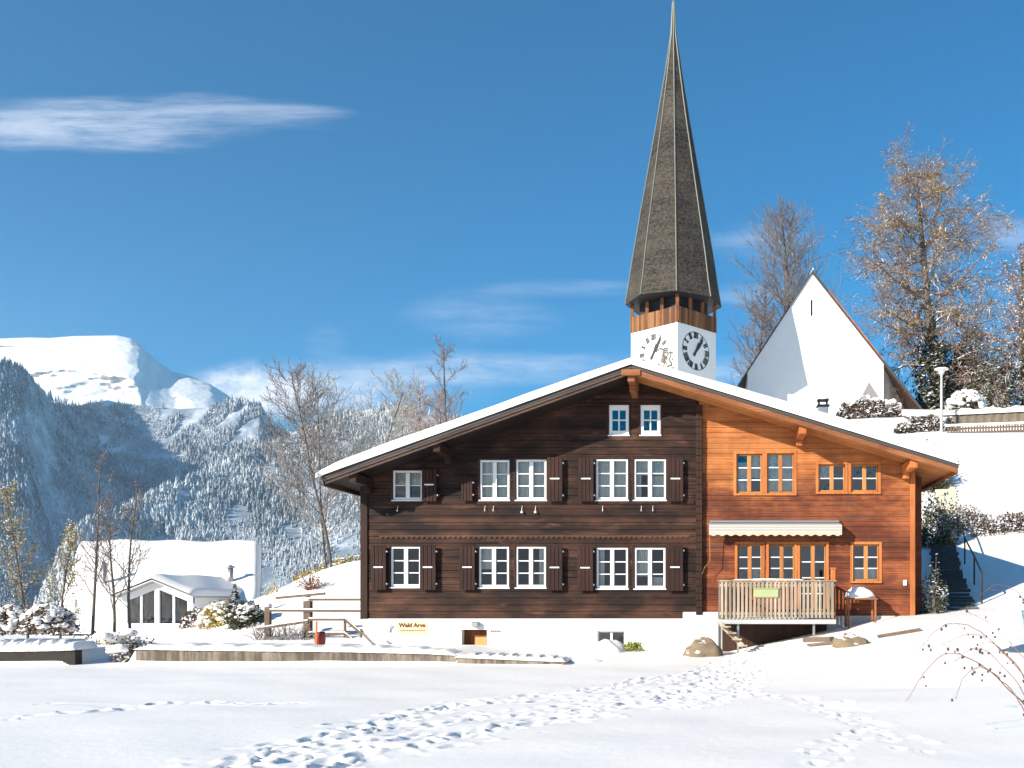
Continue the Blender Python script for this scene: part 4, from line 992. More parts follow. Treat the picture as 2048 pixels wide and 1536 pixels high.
# spire: eight sides, slightly flared
prof = [(21.0, 3.2), (22.2, 2.98), (24.1, 2.70), (28.3, 1.97), (31.4, 1.42), (33.6, 1.03), (36.5, .56), (39.1, .17), (41.3, .05)]
A0 = R(-90+6)
def oct_(r, i): a = A0+i*math.pi/4; return TC.x+r*math.cos(a), TC.y+r*math.sin(a)
q = MB(); vs = [(*oct_(r, i), z) for z, r in prof for i in range(8)]; n = len(prof)
q.add(vs, [(k*8+i, k*8+(i+1)%8, (k+1)*8+(i+1)%8, (k+1)*8+i) for k in range(n-1) for i in range(8)])
sp = q.build('spire', M['shingle'], tw)
q = MB(); q.add([(*oct_(3.17, i), 21.03) for i in range(8)], [tuple(7-i for i in range(8))]); q.build('spire_underside', M['black'], sp)  # painted black so the shade under the spire sits in the colour
for i in range(8):
    q = MB(); pts = [Vector((*oct_(r+.02, i), z)) for z, r in prof]; q.tube(pts, [.042]*(n-2)+[.04,.03], 4); q.build('hip_flashing', M['copper'], sp)
q = MB(); q.tube([(TC.x,TC.y,41.2),(TC.x,TC.y,43.3)], [.05,.03], 6); q.build('finial_rod', M['metal'], sp)
q = MB(); q.blob((TC.x,TC.y,42.6), .22, .22, .22, 1, 0, 12, 8); q.build('finial_ball', M['gold'], sp, True)
# clocks
def face_frame(A, B, cx, z):
    """matrix: local x along the wall, y up, z out of the wall"""
    r = (B-A).normalized(); up = Vector((0,0,1)); o = A.lerp(B, cx); nrm = r.cross(up).normalized()
    if nrm.y > 0: nrm = -nrm
    if r.cross(up).dot(nrm) < 0: r = -r
    Mx = Matrix(((r.x, up.x, nrm.x, o.x), (r.y, up.y, nrm.y, o.y), (r.z, up.z, nrm.z, z), (0,0,0,1))); return Mx
def clock(Mx, rad, mt, label, hour=1, minute=6):
    root = MB(Mx); vs = []; k = 40
    for i in range(k):
        a = 2*math.pi*i/k; vs += [(rad*math.cos(a)*1.0, rad*math.sin(a), .012), (rad*.965*math.cos(a), rad*.965*math.sin(a), .012)]
    root.add(vs, [(2*i, (2*i+2)%(2*k), (2*i+3)%(2*k), 2*i+1) for i in range(k)]) if label == 'r' else root.add([(0,-.06,.012),(.06,0,.012),(0,.06,.012),(-.06,0,.012)], [(0,1,2,3)])
    o = root.build('clock_face', mt, tw); o['label'] = 'dark right-hand clock dial' if label == 'r' else 'faded left-hand clock dial'
    rom = ['XII','I','II','III','IIII','V','VI','VII','VIII','IX','X','XI']
    for h in range(12):
        q = MB(Mx @ Matrix.Rotation(-h*math.pi/6, 4, 'Z')); s = rom[h]; ww = rad*.105; x = -len(s)*ww/2; r0, r1 = rad*.66, rad*.97
        for c in s:
            cx = x+ww/2; t = rad*.042
            def st(xa, ya, xb, yb_, tt=t): q.add([(xa-tt,ya,.02),(xa+tt,ya,.02),(xb+tt,yb_,.02),(xb-tt,yb_,.02)], [(0,1,2,3)])
            if c == 'I': st(cx, r0, cx, r1)
            if c == 'V': st(cx, r0, cx-ww*.42, r1); st(cx, r0, cx+ww*.42, r1)
            if c == 'X': st(cx-ww*.42, r0, cx+ww*.42, r1); st(cx+ww*.42, r0, cx-ww*.42, r1)
            x += ww
        q.build('numeral', mt, o)
    for nm, ang, l, w_ in (('minute_hand', minute*6, rad*.92, rad*.085), ('hour_hand', (hour+minute/60)*30, rad*.60, rad*.13)):
        q = MB(Mx @ Matrix.Rotation(-R(ang), 4, 'Z')); z = .06 if nm[0] == 'm' else .045
        q.add([(-w_*.6,-rad*.34,z),(w_*.6,-rad*.34,z),(w_*.5,0,z),(w_,l*.7,z),(0,l,z),(-w_,l*.7,z),(-w_*.5,0,z)], [(0,1,2,3,4,5,6)]); q.build(nm, M['clockblack'], o)
Mr = face_frame(N0, R0, .47, 17.62); Ml = face_frame(N0, L0, .50, 17.50)
clock(Mr, 1.25, M['clockblack'], 'r'); clock(Ml, 1.30, M['clockgrey'], 'l')
# painted figure beside the left clock
Mf = face_frame(N0, L0, .23, 17.0)
q = MB(Mf); rn = random.Random(8)
stroke = [(-.9,.55),(-.55,.75),(-.2,.55),(-.35,.2),(-.05,.0),(.2,.3),(.45,.35),(.25,-.15),(.5,-.5),(.1,-.55),(-.3,-.75),(-.1,-.9)]
for (x0, y0), (x1, y1) in zip(stroke, stroke[1:]):
    dx, dy = x1-x0, y1-y0; l = math.hypot(dx, dy); ux, uy = -dy/l*.06, dx/l*.06
    q.add([(x0-ux,y0-uy,.015),(x1-ux,y1-uy,.015),(x1+ux,y1+uy,.015),(x0+ux,y0+uy,.015)], [(0,1,2,3)])
for _ in range(26):
    x0, y0 = rn.uniform(-.5,.6), rn.uniform(-1.0,.5); s_ = rn.uniform(.04,.10); q.add([(x0-s_,y0,.017),(x0,y0-s_*1.3,.017),(x0+s_,y0,.017),(x0,y0+s_,.017)], [(0,1,2,3)])
q.build('wall_painting', M['clockgrey'], tw)
q = MB(Mf); 
for _ in range(10):
    x0, y0 = rn.uniform(-.4,.2), rn.uniform(-.5,.3); s_ = rn.uniform(.05,.10); q.add([(x0-s_,y0,.02),(x0,y0-s_,.02),(x0+s_,y0,.02),(x0,y0+s_,.02)], [(0,1,2,3)])
q.build('wall_painting', M['fresco'], tw)

# ------------------------------------------------------------------ church nave
GY_ = 68.0
c = 1/F*GY_
def CP(px, py): return ((px-PX)*c, CZ+(PY-py)*c)
chu = thing('church', 'white church nave with a steep plain gable and a narrow slit window', 'church', (7.3, GY_, 14.5))
apx, apz = CP(1624, 547); rwx, rwz = CP(1767, 728); lwx, lwz = CP(1495, 745)
slL = (apz-lwz)/(apx-lwx); slR = (apz-rwz)/(rwx-apx)
slit = [CP(1621.5, 0)[0], CP(1625.5, 0)[0], CP(0, 632)[1], CP(0, 600)[1]]
q = MB()
# gable as one sheet with the slit left open: built in vertical strips
xs = [lwx, slit[0], slit[1], rwx]
def top(x): return apz-(apx-x)*slL if x < apx else apz-(x-apx)*slR
q.add([(lwx,GY_,10),(slit[0],GY_,10),(slit[0],GY_,top(slit[0])),(lwx,GY_,lwz)], [(0,1,2,3)])
q.add([(slit[1],GY_,10),(rwx,GY_,10),(rwx,GY_,rwz),(slit[1],GY_,top(slit[1]))], [(0,1,2,3)])
q.add([(slit[0],GY_,10),(slit[1],GY_,10),(slit[1],GY_,slit[2]),(slit[0],GY_,slit[2])], [(0,1,2,3)])
q.add([(slit[0],GY_,slit[3]),(slit[1],GY_,slit[3]),(slit[1],GY_,top(slit[1])),(apx,GY_,apz),(slit[0],GY_,top(slit[0]))], [(0,1,2,3,4)])
q.add([(slit[0],GY_,slit[2]),(slit[0],GY_+.5,slit[2]),(slit[0],GY_+.5,slit[3]),(slit[0],GY_,slit[3])], [(0,1,2,3)]); q.add([(slit[1],GY_,slit[2]),(slit[1],GY_,slit[3]),(slit[1],GY_+.5,slit[3]),(slit[1],GY_+.5,slit[2])], [(0,1,2,3)])
q.add([(lwx,GY_,10),(lwx,GY_,lwz),(lwx,GY_+16,lwz),(lwx,GY_+16,10)], [(0,1,2,3)])
q.build('gable_wall', M['plaster'], chu)
q = MB(); q.box(slit[0], slit[1], GY_+.4, GY_+.45, slit[2], slit[3]); q.build('slit_window', M['black'], chu)
ex, ez = CP(1843, 820); ex2 = ex*1.0
q = MB(); q.add([(rwx,GY_+.02,10),(ex-.4,GY_+2.6,10),(ex-.4,GY_+2.6,top(ex-.4)-.1),(rwx,GY_+.02,rwz-.02)], [(0,1,2,3)])
q.build('side_wall', wood('pale grey boards', (.30,.27,.25), (.48,.44,.41), 'z', .22), chu)
def rslab(sl_, xa, xb, t0, t1, y0, y1):
    qq = MB(); f = lambda x: apz-abs(x-apx)*sl_; qq.prism([(xa, f(xa)+t0), (xb, f(xb)+t0), (xb, f(xb)+t1), (xa, f(xa)+t1)], y0, y1); return qq
rR = rslab(slR, apx, ex+.3, .0, .30, GY_-.10, GY_+17).build('roof', M['tile'], chu); rR['label'] = 'right roof slope'
rL = rslab(slL, lwx-.7, apx-.001, .0, .16, GY_-.12, GY_+17).build('roof', M['tile'], chu); rL['label'] = 'left roof slope'
rslab(slR, apx+1.2, rwx, .19, .30, GY_-.14, GY_-.101).build('verge_board', M['orangez'], rR)
rslab(slR, rwx+.02, ex+.25, -.22, -.002, GY_-.08, GY_+17).build('eaves_board', M['darkplain'], rR)
s_ = MB(); s_.blob((apx+.05,GY_+8,apz+.25), .25, 8.3, .14, 2, .05, 20, 8); s_.build('roof_snow', M['roofsnow'], chu, True)
# triangular niche low on the gable
a0, a1, a2 = CP(1721, 796), CP(1759, 796), CP(1738, 764)
q = MB(); q.add([(a0[0],GY_-.02,a0[1]),(a1[0],GY_-.02,a1[1]),(a2[0],GY_-.02,a2[1]),], [(0,1,2)])
q.build('triangular_niche', plain('grey niche', (.22,.21,.21), .9, var=.05), chu)

# ------------------------------------------------------------------ white house with the big snow roof, left
lh = thing('garden_house', 'low house under one huge snow covered roof with a glazed gable porch, far left', 'house', P(313, 1272, 40))
A_, B_, C_, D_ = P(160,1094,46), P(524,1094,46), P(519,1262,38.2), P(100,1272,38.2)
q = MB(); off = Vector((0,0,-.25))
E_ = Vector((A_.x-3.5, 53.5, D_.z)); G_ = Vector((B_.x-9, 53.5, D_.z))
vv = [A_,B_,C_,D_,E_,G_]; q.add(vv+[v+off for v in vv], [(3,2,1,0),(0,1,5,4),(9,8,7,6)[::-1],(3,9,8,2),(2,8,7,1),(0,6,9,3),(1,7,11,5),(4,10,6,0)])
q2 = q.build('roof', M['tile'], lh)
# thick quilt of snow on the front slope
nu, nv = 70, 44; vs = []
for j in range(nv):
    for i in range(nu):
        u, v = i/(nu-1), j/(nv-1); p_ = (D_*(1-u)+C_*u)*(1-v)+(A_*(1-u)+B_*u)*v
        d_ = min(u*9, (1-u)*9, v*9, (1-v)*9*2); e = math.sqrt(max(0, 1-(1-min(1, d_/.35))**2))
        h_ = .06+.34*e+.035*math.sin(u*21+v*9)*e+.03*math.sin(v*17-u*8)*e
        vs.append(p_+Vector((0,-.35*h_,h_)))
base = [p_ for p_ in vs]
q = MB(); q.add(vs, [(j*nu+i, j*nu+i+1, (j+1)*nu+i+1, (j+1)*nu+i) for j in range(nv-1) for i in range(nu-1)])
q.add([A_+Vector((0,0,.04)),B_+Vector((0,0,.04)),G_+Vector((0,0,.3)),E_+Vector((0,0,.3))], [(0,1,2,3)])
ring = [(D_+Vector((0,0,.0))),(C_),(B_),(A_)]
q.build('roof_snow', M['roofsnow'], lh, True)
q = MB(); q.add([C_+Vector((-.3,.25,-.2)), B_+Vector((-.3,0,-.3)), G_+Vector((-.3,0,-.3)), G_+Vector((-.3,0,-3)), C_+Vector((-.3,.25,-3)), ], [(0,1,2,3,4)])
q.add([D_+Vector((.3,.3,-.2)), C_+Vector((-.3,.3,-.2)), C_+Vector((-.3,.3,-3)), D_+Vector((.3,.3,-3))], [(0,1,2,3)]); q.build('house_wall', M['darkplain'], lh)
# glazed porch
py_ = 37.0; k_ = py_/F
def LP(px, py): return ((px-PX)*k_, CZ+(PY-py)*k_)
gx0, gz0 = LP(243, 1250); gx1 = LP(386, 0)[0]; gax, gaz = LP(314, 1163); gze = LP(0, 1192)[1]
panes = [(255,280), (284,309), (319,344), (348,372)]
def gtop(x, dz_=0): return gaz-(abs(x-gax))*(gaz-gze)/(gax-gx0)+dz_
fr_ = MB(); th_ = .09
fr_.prism([(gx0, gz0-.6), (gx0+.22, gz0-.6), (gx0+.22, gtop(gx0+.22)), (gx0, gtop(gx0))], py_, py_+.12)
fr_.prism([(gx1-.22, gz0-.6), (gx1, gz0-.6), (gx1, gtop(gx1)), (gx1-.22, gtop(gx1-.22))], py_, py_+.12)
fr_.prism([(gax-.09, gz0), (gax+.09, gz0), (gax+.09, gtop(gax+.09)-.02), (gax-.09, gtop(gax-.09)-.02)], py_-.01, py_+.12)
for s in (1, -1):
    xa, xb = (gx0, gax) if s == 1 else (gx1, gax)
    fr_.prism([(xa, gtop(xa)-.28), (xb, gtop(xb)-.28), (xb, gtop(xb)), (xa, gtop(xa))][::s], py_+.003, py_+.11)
    xm = (gx0+.22+gax-.09)/2 if s == 1 else (gx1-.22+gax+.09)/2
    fr_.prism([(xm-.04, gz0), (xm+.04, gz0), (xm+.04, gtop(xm)-.25), (xm-.04, gtop(xm)-.25)], py_+.02, py_+.10)
fr_.box(gx0+.221, gx1-.221, py_+.001, py_+.12, gz0-.6, gz0+.06)
pf = fr_.build('porch_frame', M['white'], lh)
g_ = MB(); g_.add([(gx0+.1,py_+.08,gz0),(gx1-.1,py_+.08,gz0),(gx1-.1,py_+.08,gtop(gx1-.1)-.2),(gax,py_+.08,gaz-.2),(gx0+.1,py_+.08,gtop(gx0+.1)-.2)], [(0,1,2,3,4)]); g_.build('pane', M['glass'], pf)
for gx_, rv in ((gx0, 1), (gx1, -1)):
    w_ = MB(); w_.add([(gx_,py_+.12,gz0-.6),(gx_,41,gz0-.6),(gx_,41,gze),(gx_,py_+.12,gze)], [(0,1,2,3)[::rv]]); w_.build('porch_wall', M['plaster'], lh)
w_ = MB(); w_.box(gx0+.1, gx1-.1, 37.9, 38.0, gz0-.4, gaz-.5); w_.build('porch_back', M['black'], lh)  # black sheet behind the panes stands in for the shade inside the porch
for s in (1, -1):
    r_ = MB(); xe = gx0-.18 if s == 1 else gx1+.18
    r_.prism([(xe, gtop(xe)+.01), (gax+.0005*s*-1, gaz+.01), (gax-.0005*s, gaz+.07), (xe, gtop(xe)+.07)][::s], py_-.35, 42.0); pr = r_.build('porch_roof', M['concrete'], lh)
    vs = []; nu, nv = 24, 20
    for j in range(nv):
        for i in range(nu):
            u, v = i/(nu-1), j/(nv-1); x = xe+(gax-xe)*u; y = py_-.38+5.2*v; e = math.sqrt(1-(1-min(1, min(u*8, v*12+.02)))**2)
            vs.append((x, y, gtop(x)+.08+.22*e+.02*math.sin(x*3+y*2)*e))
    r_ = MB(); r_.add(vs, [(j*nu+i, j*nu+i+1, (j+1)*nu+i+1, (j+1)*nu+i) for j in range(nv-1) for i in range(nu-1)]); r_.build('porch_snow', M['roofsnow'], pr, True)
for px_, y0, y1, w in ((208,1130,1172,.10), (461,1136,1160,.12)):
    a = P(px_, y1+14, 41.5); b_ = P(px_, y0, 41.5); r_ = MB(); r_.tube([a, b_], [w, w], 10); v_ = r_.build('flue_pipe', M['metal'], q2, True)
    r_ = MB(); r_.tube([b_+Vector((0,0,.0)), b_+Vector((0,0,.05)), b_+Vector((0,0,.14))], [w*1.7, w*1.7, .02], 10); r_.build('flue_cap', M['metal'], v_, True)

#@@HILLSIDE
# ------------------------------------------------------------------ right-hand hillside: steps, walls, hedges, fence, lamp
def steps(name, label, pts, width, n, mt, rise=.0):
    t = thing(name, label, 'steps', pts[0]); A = [Vector(p) for p in pts]
    seg = [(A[i], A[i+1]) for i in range(len(A)-1)]; tot = sum((b-a).length for a, b in seg); q = MB()
    for k in range(n):
        s = (k+.5)/n*tot
        for a, b in seg:
            if s <= (b-a).length: break
            s -= (b-a).length
        d = (b-a).normalized(); p = a+d*s; g = H(p.x, p.y); dp = tot/n
        w = width*(1+.08*math.sin(k*2.3)); q = MB()
        r = Vector((d.y, -d.x, 0)).normalized(); f = Vector((d.x, d.y, 0)).normalized()
        zz = g+rise+.06; vs = [p+r*(i*w/2)+f*(j*dp*.55) for i, j in ((-1,-1),(1,-1),(1,1),(-1,1))]
        q.add([(v.x,v.y,zz-.45) for v in vs]+[(v.x,v.y,zz+.02*math.sin(k)) for v in vs], [(4,5,6,7),(0,1,5,4),(1,2,6,5),(2,3,7,6),(3,0,4,7)]); q.build('step', mt, t)
    return t
steps('stone_steps', 'flight of shade-toned stone steps in the shade to the right of the chalet', [(7.25,27.2,0),(8.3,33,0),(9.3,37.8,0)], 1.0, 22, M['stepshade'])
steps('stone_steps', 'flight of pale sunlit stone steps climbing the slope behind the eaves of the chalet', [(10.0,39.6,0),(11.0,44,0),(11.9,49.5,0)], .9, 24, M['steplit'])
def railing(label, pts, h, mt):
    t = thing('handrail', label, 'handrail', pts[0]); tops = []
    for x, y in pts:
        z = H(x, y); q = MB(); q.tube([(x,y,z-.1),(x,y,z+h)], [.025,.025], 5); q.build('post', mt, t); tops.append((x,y,z+h))
    q = MB(); q.tube(tops, [.025]*len(tops), 6); q.build('rail', mt, t)
def rl(pts): return [(x, y, H(x, y)) for x, y in pts]
railing('dark iron handrail beside the shaded stone steps', [(8.3,28.4,0)[:2],(8.9,31)[:2],(9.5,34)[:2],(10.1,37)[:2]], .95, M['black']) if 0 else None
t = thing('handrail', 'dark iron handrail running up beside the shaded stone steps', 'handrail', (8.2, 28.4, H(8.2,28.4))); tops = []
for x, y in [(8.2,28.4),(8.7,31),(9.2,34),(9.9,37.6)]:
    z = H(x, y); q = MB(); q.tube([(x,y,z-.1),(x,y,z+.95)], [.03,.03], 5); q.build('post', M['black'], t); tops.append((x,y,z+.95))
q = MB(); q.tube(tops, [.03]*4, 6); q.build('rail', M['black'], t)

def hedge(label, x0, x1, yf, D, z0f, h, n, mt, seed, leafsize=.07, depth=.9, snow=18, sn_h=.13):
    rnd = random.Random(seed); t = thing('hedge', label, 'hedge', ((x0+x1)/2, yf(0.5), z0f((x0+x1)/2))); L = MB()
    for _ in range(n):
        u = rnd.random(); x = x0+(x1-x0)*u; hh = h*(1+.16*math.sin(x*2.1)+.1*math.sin(x*5.3+1)); e = min(1, u*9, (1-u)*9)**.5
        p = Vector((x, yf(u)+rnd.uniform(-.5,.5)*depth, z0f(x)+hh*e*rnd.random()**.7)); s = leafsize*rnd.uniform(.5, 1.4)
        a = Vector((rnd.gauss(0,1), rnd.gauss(0,1), rnd.gauss(0,1))).normalized(); b_ = a.orthogonal().normalized(); L.add([p-a*s, p+b_*s*.6, p+a*s, p-b_*s*.6], [(0,1,2,3)])
    L.build('foliage', mt, t); C = MB()
    for k in range(int(n/180)+8):
        u = rnd.random(); x = x0+(x1-x0)*u; z = z0f(x); C.tube([(x, yf(u), z-.1), (x+rnd.uniform(-.2,.2), yf(u)-.1, z+h*.6), (x+rnd.uniform(-.35,.35), yf(u)-.2, z+h*1.1)], [.025,.015,.006], 4)
    C.build('stems', M['twig'], t)
    if snow:
        S_ = MB()
        for k in range(snow):
            u = (k+rnd.random())/snow; x = x0+(x1-x0)*u; w = abs(x1-x0)/snow; e = min(1, u*9, (1-u)*9)**.5
            S_.blob((x, yf(u), z0f(x)+h*e*(1+.16*math.sin(x*2.1)+.1*math.sin(x*5.3+1))), w*rnd.uniform(.6, 1.1), depth*rnd.uniform(.35,.5), sn_h*rnd.uniform(.6,1.5), seed+k, .2, 10, 6)
        S_.build('snow_cover', M['roofsnow'], t, True)
    return t
hz = lambda D: (lambda x: H(x, D)-.05)
hedge('brown beech hedge dusted with snow at the foot of the church gable', 7.9, 12.1, lambda u: 60.0, 60, hz(60), 1.15, 3800, M['hedgebrown'], 3, .10, 1.2, 16, .22)
hedge('low brown hedge on the bank below the sunlit slope, right edge', 10.6, 13.6, lambda u: 38.3+.2*u, 38, lambda x: H(x, 38.1)-.1, .95, 3800, M['hedgebrown'], 5, .055, .7, 0)
hedge('straggly brown shrubs along the foot of the terrace wall left of the street lamp', 11.6, 14.6, lambda u: 56.2, 56, lambda x: H(x, 56.1)-.15, 1.0, 2600, M['hedgebrown'], 9, .09, .7, 7, .12)
bush('dark bare shrub at the top of the shaded steps', 'shrub', (9.75, 38.6, H(9.75,38.6)-.1), .8, .5, 1.0, 1500, 7, M['evergreen'], leafsize=.05, name='shrub', stems=20)
bush('dark ivy covered shrub behind the right corner of the chalet', 'shrub', (8.85, 37.0, H(8.85,37)-.1), .8, .7, 1.9, 2600, 8, M['evergreen'], leafsize=.07, name='shrub', stems=18)
bush('dark leafy shrub left of the pale sunlit steps', 'shrub', (10.3, 44.0, H(10.3,44)-.2), .7, .8, 2.0, 2600, 12, M['evergreen'], leafsize=.09, name='shrub', stems=18)
bush('low brown shrub at the foot of the pale sunlit steps', 'shrub', (10.6, 39.2, H(10.6,39.2)-.1), 1.0, .5, .8, 1500, 17, M['hedgebrown'], leafsize=.06, name='shrub', stems=18)
bush('small snow flecked shrub against the right corner of the chalet', 'shrub', (6.3, 26.6, H(6.3,26.6)-.1), .42, .4, 1.3, 900, 13, M['evergreen'], leafsize=.05, name='shrub', stems=26)
# stone terrace wall with snow, and slatted fence below it
x0, x1 = 11.9, 22
t = thing('terrace_wall', 'dry stone terrace wall with a thick cap of snow beside the lamp post', 'wall', (16, 57, H(16, 56)))
q = MB(); ks = 40; vs = []; zt_ = CZ+(PY-834)/F*56.8
for i in range(ks+1):
    x = x0+(x1-x0)*i/ks; jt = .03*math.sin(i*3.1)
    vs += [(x, 56.8+jt, 10.6), (x, 56.8+jt, zt_+.03*math.sin(i*1.3)+.012*i), (x, 57.4, zt_+.012*i)]
q.add(vs, [(3*i, 3*i+3, 3*i+4, 3*i+1) for i in range(ks)]+[(3*i+1, 3*i+4, 3*i+5, 3*i+2) for i in range(ks)]); q.build('stonework', M['stone'], t)
q = MB(); vs = []
for i in range(81):
    x = x0-.1+(x1-x0)*i/80; z = zt_+.006*i; hh = .34*min(1, (i+1)/6)*(1+.2*math.sin(i*.5)+.1*math.sin(i*1.7))
    vs += [(x,56.68,z-.03), (x,56.62,z+hh*.4), (x,56.75,z+hh*.9), (x,57.3,z+hh), (x,58.2,z+hh*.7), (x,58.6,z-.2)]
q.add(vs, [(6*i+j, 6*i+6+j, 6*i+7+j, 6*i+j+1) for i in range(80) for j in range(5)]); q.build('snow_cap', M['roofsnow'], t, True)
t = thing('slat_fence', 'low slatted timber fence with snow on its rail above the sunlit slope', 'fence', (17, 54.9, H(17, 54.9)))
fx0, fx1 = (1895-PX)/F*54.8, 20.5; q = MB()
def fz(x): return CZ+(PY-(868-(x-fx0)*1.2))/F*54.8
k = 0; x = fx0
while x < fx1: q.bbox(x, x+.10, 54.8, 54.84, H(x, 54.8)-.2, fz(x)+.42+.02*math.sin(k*7), .006) ; x += .17; k += 1
q.bar((fx0,54.86,fz(fx0)+.3), (fx1,54.86,fz(fx1)+.3), .05, .09); q.bar((fx0,54.86,fz(fx0)+.05), (fx1,54.86,fz(fx1)+.05), .05, .09)
q.build('slats', M['fencewood'], t)
q = MB(); q.bar((fx0-.1,54.82,fz(fx0)+.50), (fx1,54.82,fz(fx1)+.50), .16, .12); q.build('rail_snow', M['roofsnow'], t)
t = thing('parked_car', 'dark car half hidden behind the slatted fence under snow, right edge', 'car', (18, 56.0, H(18,56))) if 0 else None
# lamp post
lx = (1883-PX)/F*55.4; lz0 = H(lx, 55.4)-.2; lz1 = CZ+(PY-736)/F*55.4
t = thing('street_lamp', 'slim grey street lamp with a white conical shade on the terrace beside the church', 'street lamp', (lx, 55.4, lz0))
q = MB(); q.tube([(lx,55.4,lz0),(lx,55.4,lz0+.8),(lx,55.4,lz1-.35)], [.10,.085,.07], 10); q.build('pole', plain('light grey pole', (.48,.48,.46), .5, .2), t, True)
q = MB(); q.tube([(lx,55.4,lz1-.42),(lx,55.4,lz1-.14),(lx,55.4,lz1-.10)], [.09,.22,.26], 16); q.build('lamp_housing', M['lamp'], t, True)
q = MB(); q.tube([(lx,55.4,lz1-.10),(lx,55.4,lz1-.05),(lx,55.4,lz1+.03)], [.42,.42,.08], 20); q.build('lamp_shade', M['lamp'], t, True)
# snow-laden shrubs near the lamp
def snowbush(label, px_, py_, D, rx, rz, seed, n=26, leaf=M['evergreen'], nl=900, ls=.07):
    n = int(n*4.5); nl = int(nl*2.2)
    c = P(px_, py_, D); rnd = random.Random(seed); t = thing('snow_laden_shrub', label, 'shrub', c); L = MB()
    for _ in range(nl):
        a = rnd.uniform(0, 6.283); e = math.asin(rnd.random()); q_ = rnd.uniform(.5, 1.08)
        p = Vector((c.x+math.cos(a)*math.cos(e)*rx*q_, c.y+math.sin(a)*math.cos(e)*rx*q_, c.z+math.sin(e)*rz*q_)); s = ls*rnd.uniform(.5, 1.5)
        u = Vector((rnd.gauss(0,1), rnd.gauss(0,1), rnd.gauss(0,1))).normalized(); v = u.orthogonal().normalized(); L.add([p-u*s, p+v*s*.6, p+u*s, p-v*s*.6], [(0,1,2,3)])
    L.build('foliage', leaf, t); S_ = MB()
    for k in range(n):
        a = rnd.uniform(0, 6.283); e = math.asin(rnd.random()**.6); s = rnd.uniform(.05,.14)*rx*(1+.5*(rnd.random()>.9))
        S_.blob((c.x+math.cos(a)*math.cos(e)*rx*.9, c.y+math.sin(a)*math.cos(e)*rx*.9, c.z+math.sin(e)*rz*.95), s*1.3, s*1.3, s*.75, seed*9+k, .3, 10, 6)
    S_.build('snow_cover', M['roofsnow'], t, True); return t
snowbush('rounded shrub buried in snow on the terrace right of the street lamp', 1932, 826, 60, 1.3, 1.5, 3, 40)
snowbush('small snow covered shrub at the left end of the terrace wall', 1806, 870, 56, .6, .7, 5, 16)

#@@VEG
# ------------------------------------------------------------------ trees
def at(px, D): x = (px-PX)/F*D; return (x, D, H(x, D))
def hgt(base, py, D): return CZ+(PY-py)/F*D-base[2]+.3
# tall spreading tree right
D = 74; b_ = at(1880, D)
def leafp_big(p): return max(.0, min(1, .75-.06*(p.z-22)+.05*(9-abs(p.x-17))))*.8
tree('tall spreading tree with golden brown leaves and snow along its limbs, right of the church', 'tree', b_, hgt(b_, 352, D), 11,
     dict(n=[50,12,9,5], segs=[10,7,4,3,2], ang=[86,52,46,40], start=[.20,.15,.1,.1], wob=[.035,.16,.2,.24,.2], up=[.05,.12,-.1,-.5,0], rmin=.015,
          len=[lambda t: 6.3*math.sqrt(max(.08, 1-((t-.48)/.60)**2)), lambda t: .42, lambda t: .45, lambda t: .62], leaflvl=3, leafn=4, leafp=lambda p: .8 if mnoise.noise(Vector(p)*.42) > .02 else .10, leafspread=.15, leafsize=.075, flat=.75, rr=[.36,.5,.5,.6]),
     M['bark'], M['larchtwig'], M['gold leaf'], lean=(-.02, 0), name='spreading_tree', r0=.42)
# ivy mass round its foot
c = at(1866, 73); bush('dark ivy and yew mass wrapped round the foot of the tall spreading tree', 'shrub', (c[0], c[1], c[2]-.5), 1.6, 1.4, 7.2, 5200, 31, M['evergreen'], leafsize=.16, name='ivy_mass', stems=30)
c = at(1935, 76); bush('broad evergreen thicket behind the terrace wall, right of the tall tree', 'shrub', (c[0], c[1], c[2]-.5), 2.6, 2, 6.6, 8500, 33, M['evergreen'], leafsize=.17, name='evergreen_shrub', stems=60)
D = 70; b_ = at(2050, D)
tree('snow dusted reddish tree cut by the right edge of the picture', 'tree', b_, hgt(b_, 505, D), 21,
     dict(n=[40,9,6,3], ang=[70,50,45,35], start=[.06,.15,.1,.1], up=[.05,.1,-.2,-.4,0], rmin=.016, len=[lambda t: 4.6*(1.05-t)+.6, lambda t: .42, lambda t: .45, lambda t: .6],
          leafp=lambda p: .35, leafspread=.13, leafsize=.09, flat=.8), M['bark'], M['larchtwig'], M['redgold'], name='spreading_tree', r0=.3)
c = at(2010, 68); bush('mixed brown and green thicket at the right edge above the terrace wall', 'shrub', (c[0], c[1], c[2]-.5), 2.6, 1.6, 5.2, 4200, 35, M['evergreen'], M['pinktwig'], leafsize=.13, name='thicket', stems=80)
# grey tree behind the church
D = 92; b_ = at(1596, D)
tree('fine twigged bare grey tree rising behind the church gable', 'tree', b_, hgt(b_, 418, D), 41,
     dict(n=[54,12,9,5], ang=[64,42,38,34], start=[.22,.12,.1,.1], up=[.05,.45,.4,.3,0], wob=[.03,.08,.12,.14,.2], rmin=.014,
          len=[lambda t: 6.6*math.sqrt(max(.04, 1.05-t**2.2)), lambda t: .40, lambda t: .42, lambda t: .55]), M['bark'], M['twig'], name='bare_tree', r0=.34)
D = 95; b_ = at(1520, D)
tree('smaller bare reddish grey tree low behind the left slope of the church roof', 'tree', b_, hgt(b_, 590, D), 43,
     dict(n=[34,10,8,4], ang=[60,42,38,34], start=[.2,.12,.1,.1], up=[.05,.5,.3,.2,0], rmin=.016, len=[lambda t: 6.2*(1.1-t)**.7, lambda t: .40, lambda t: .42, lambda t: .55]), M['bark'], M['twig'], name='bare_tree')
D = 90; b_ = at(1712, D)
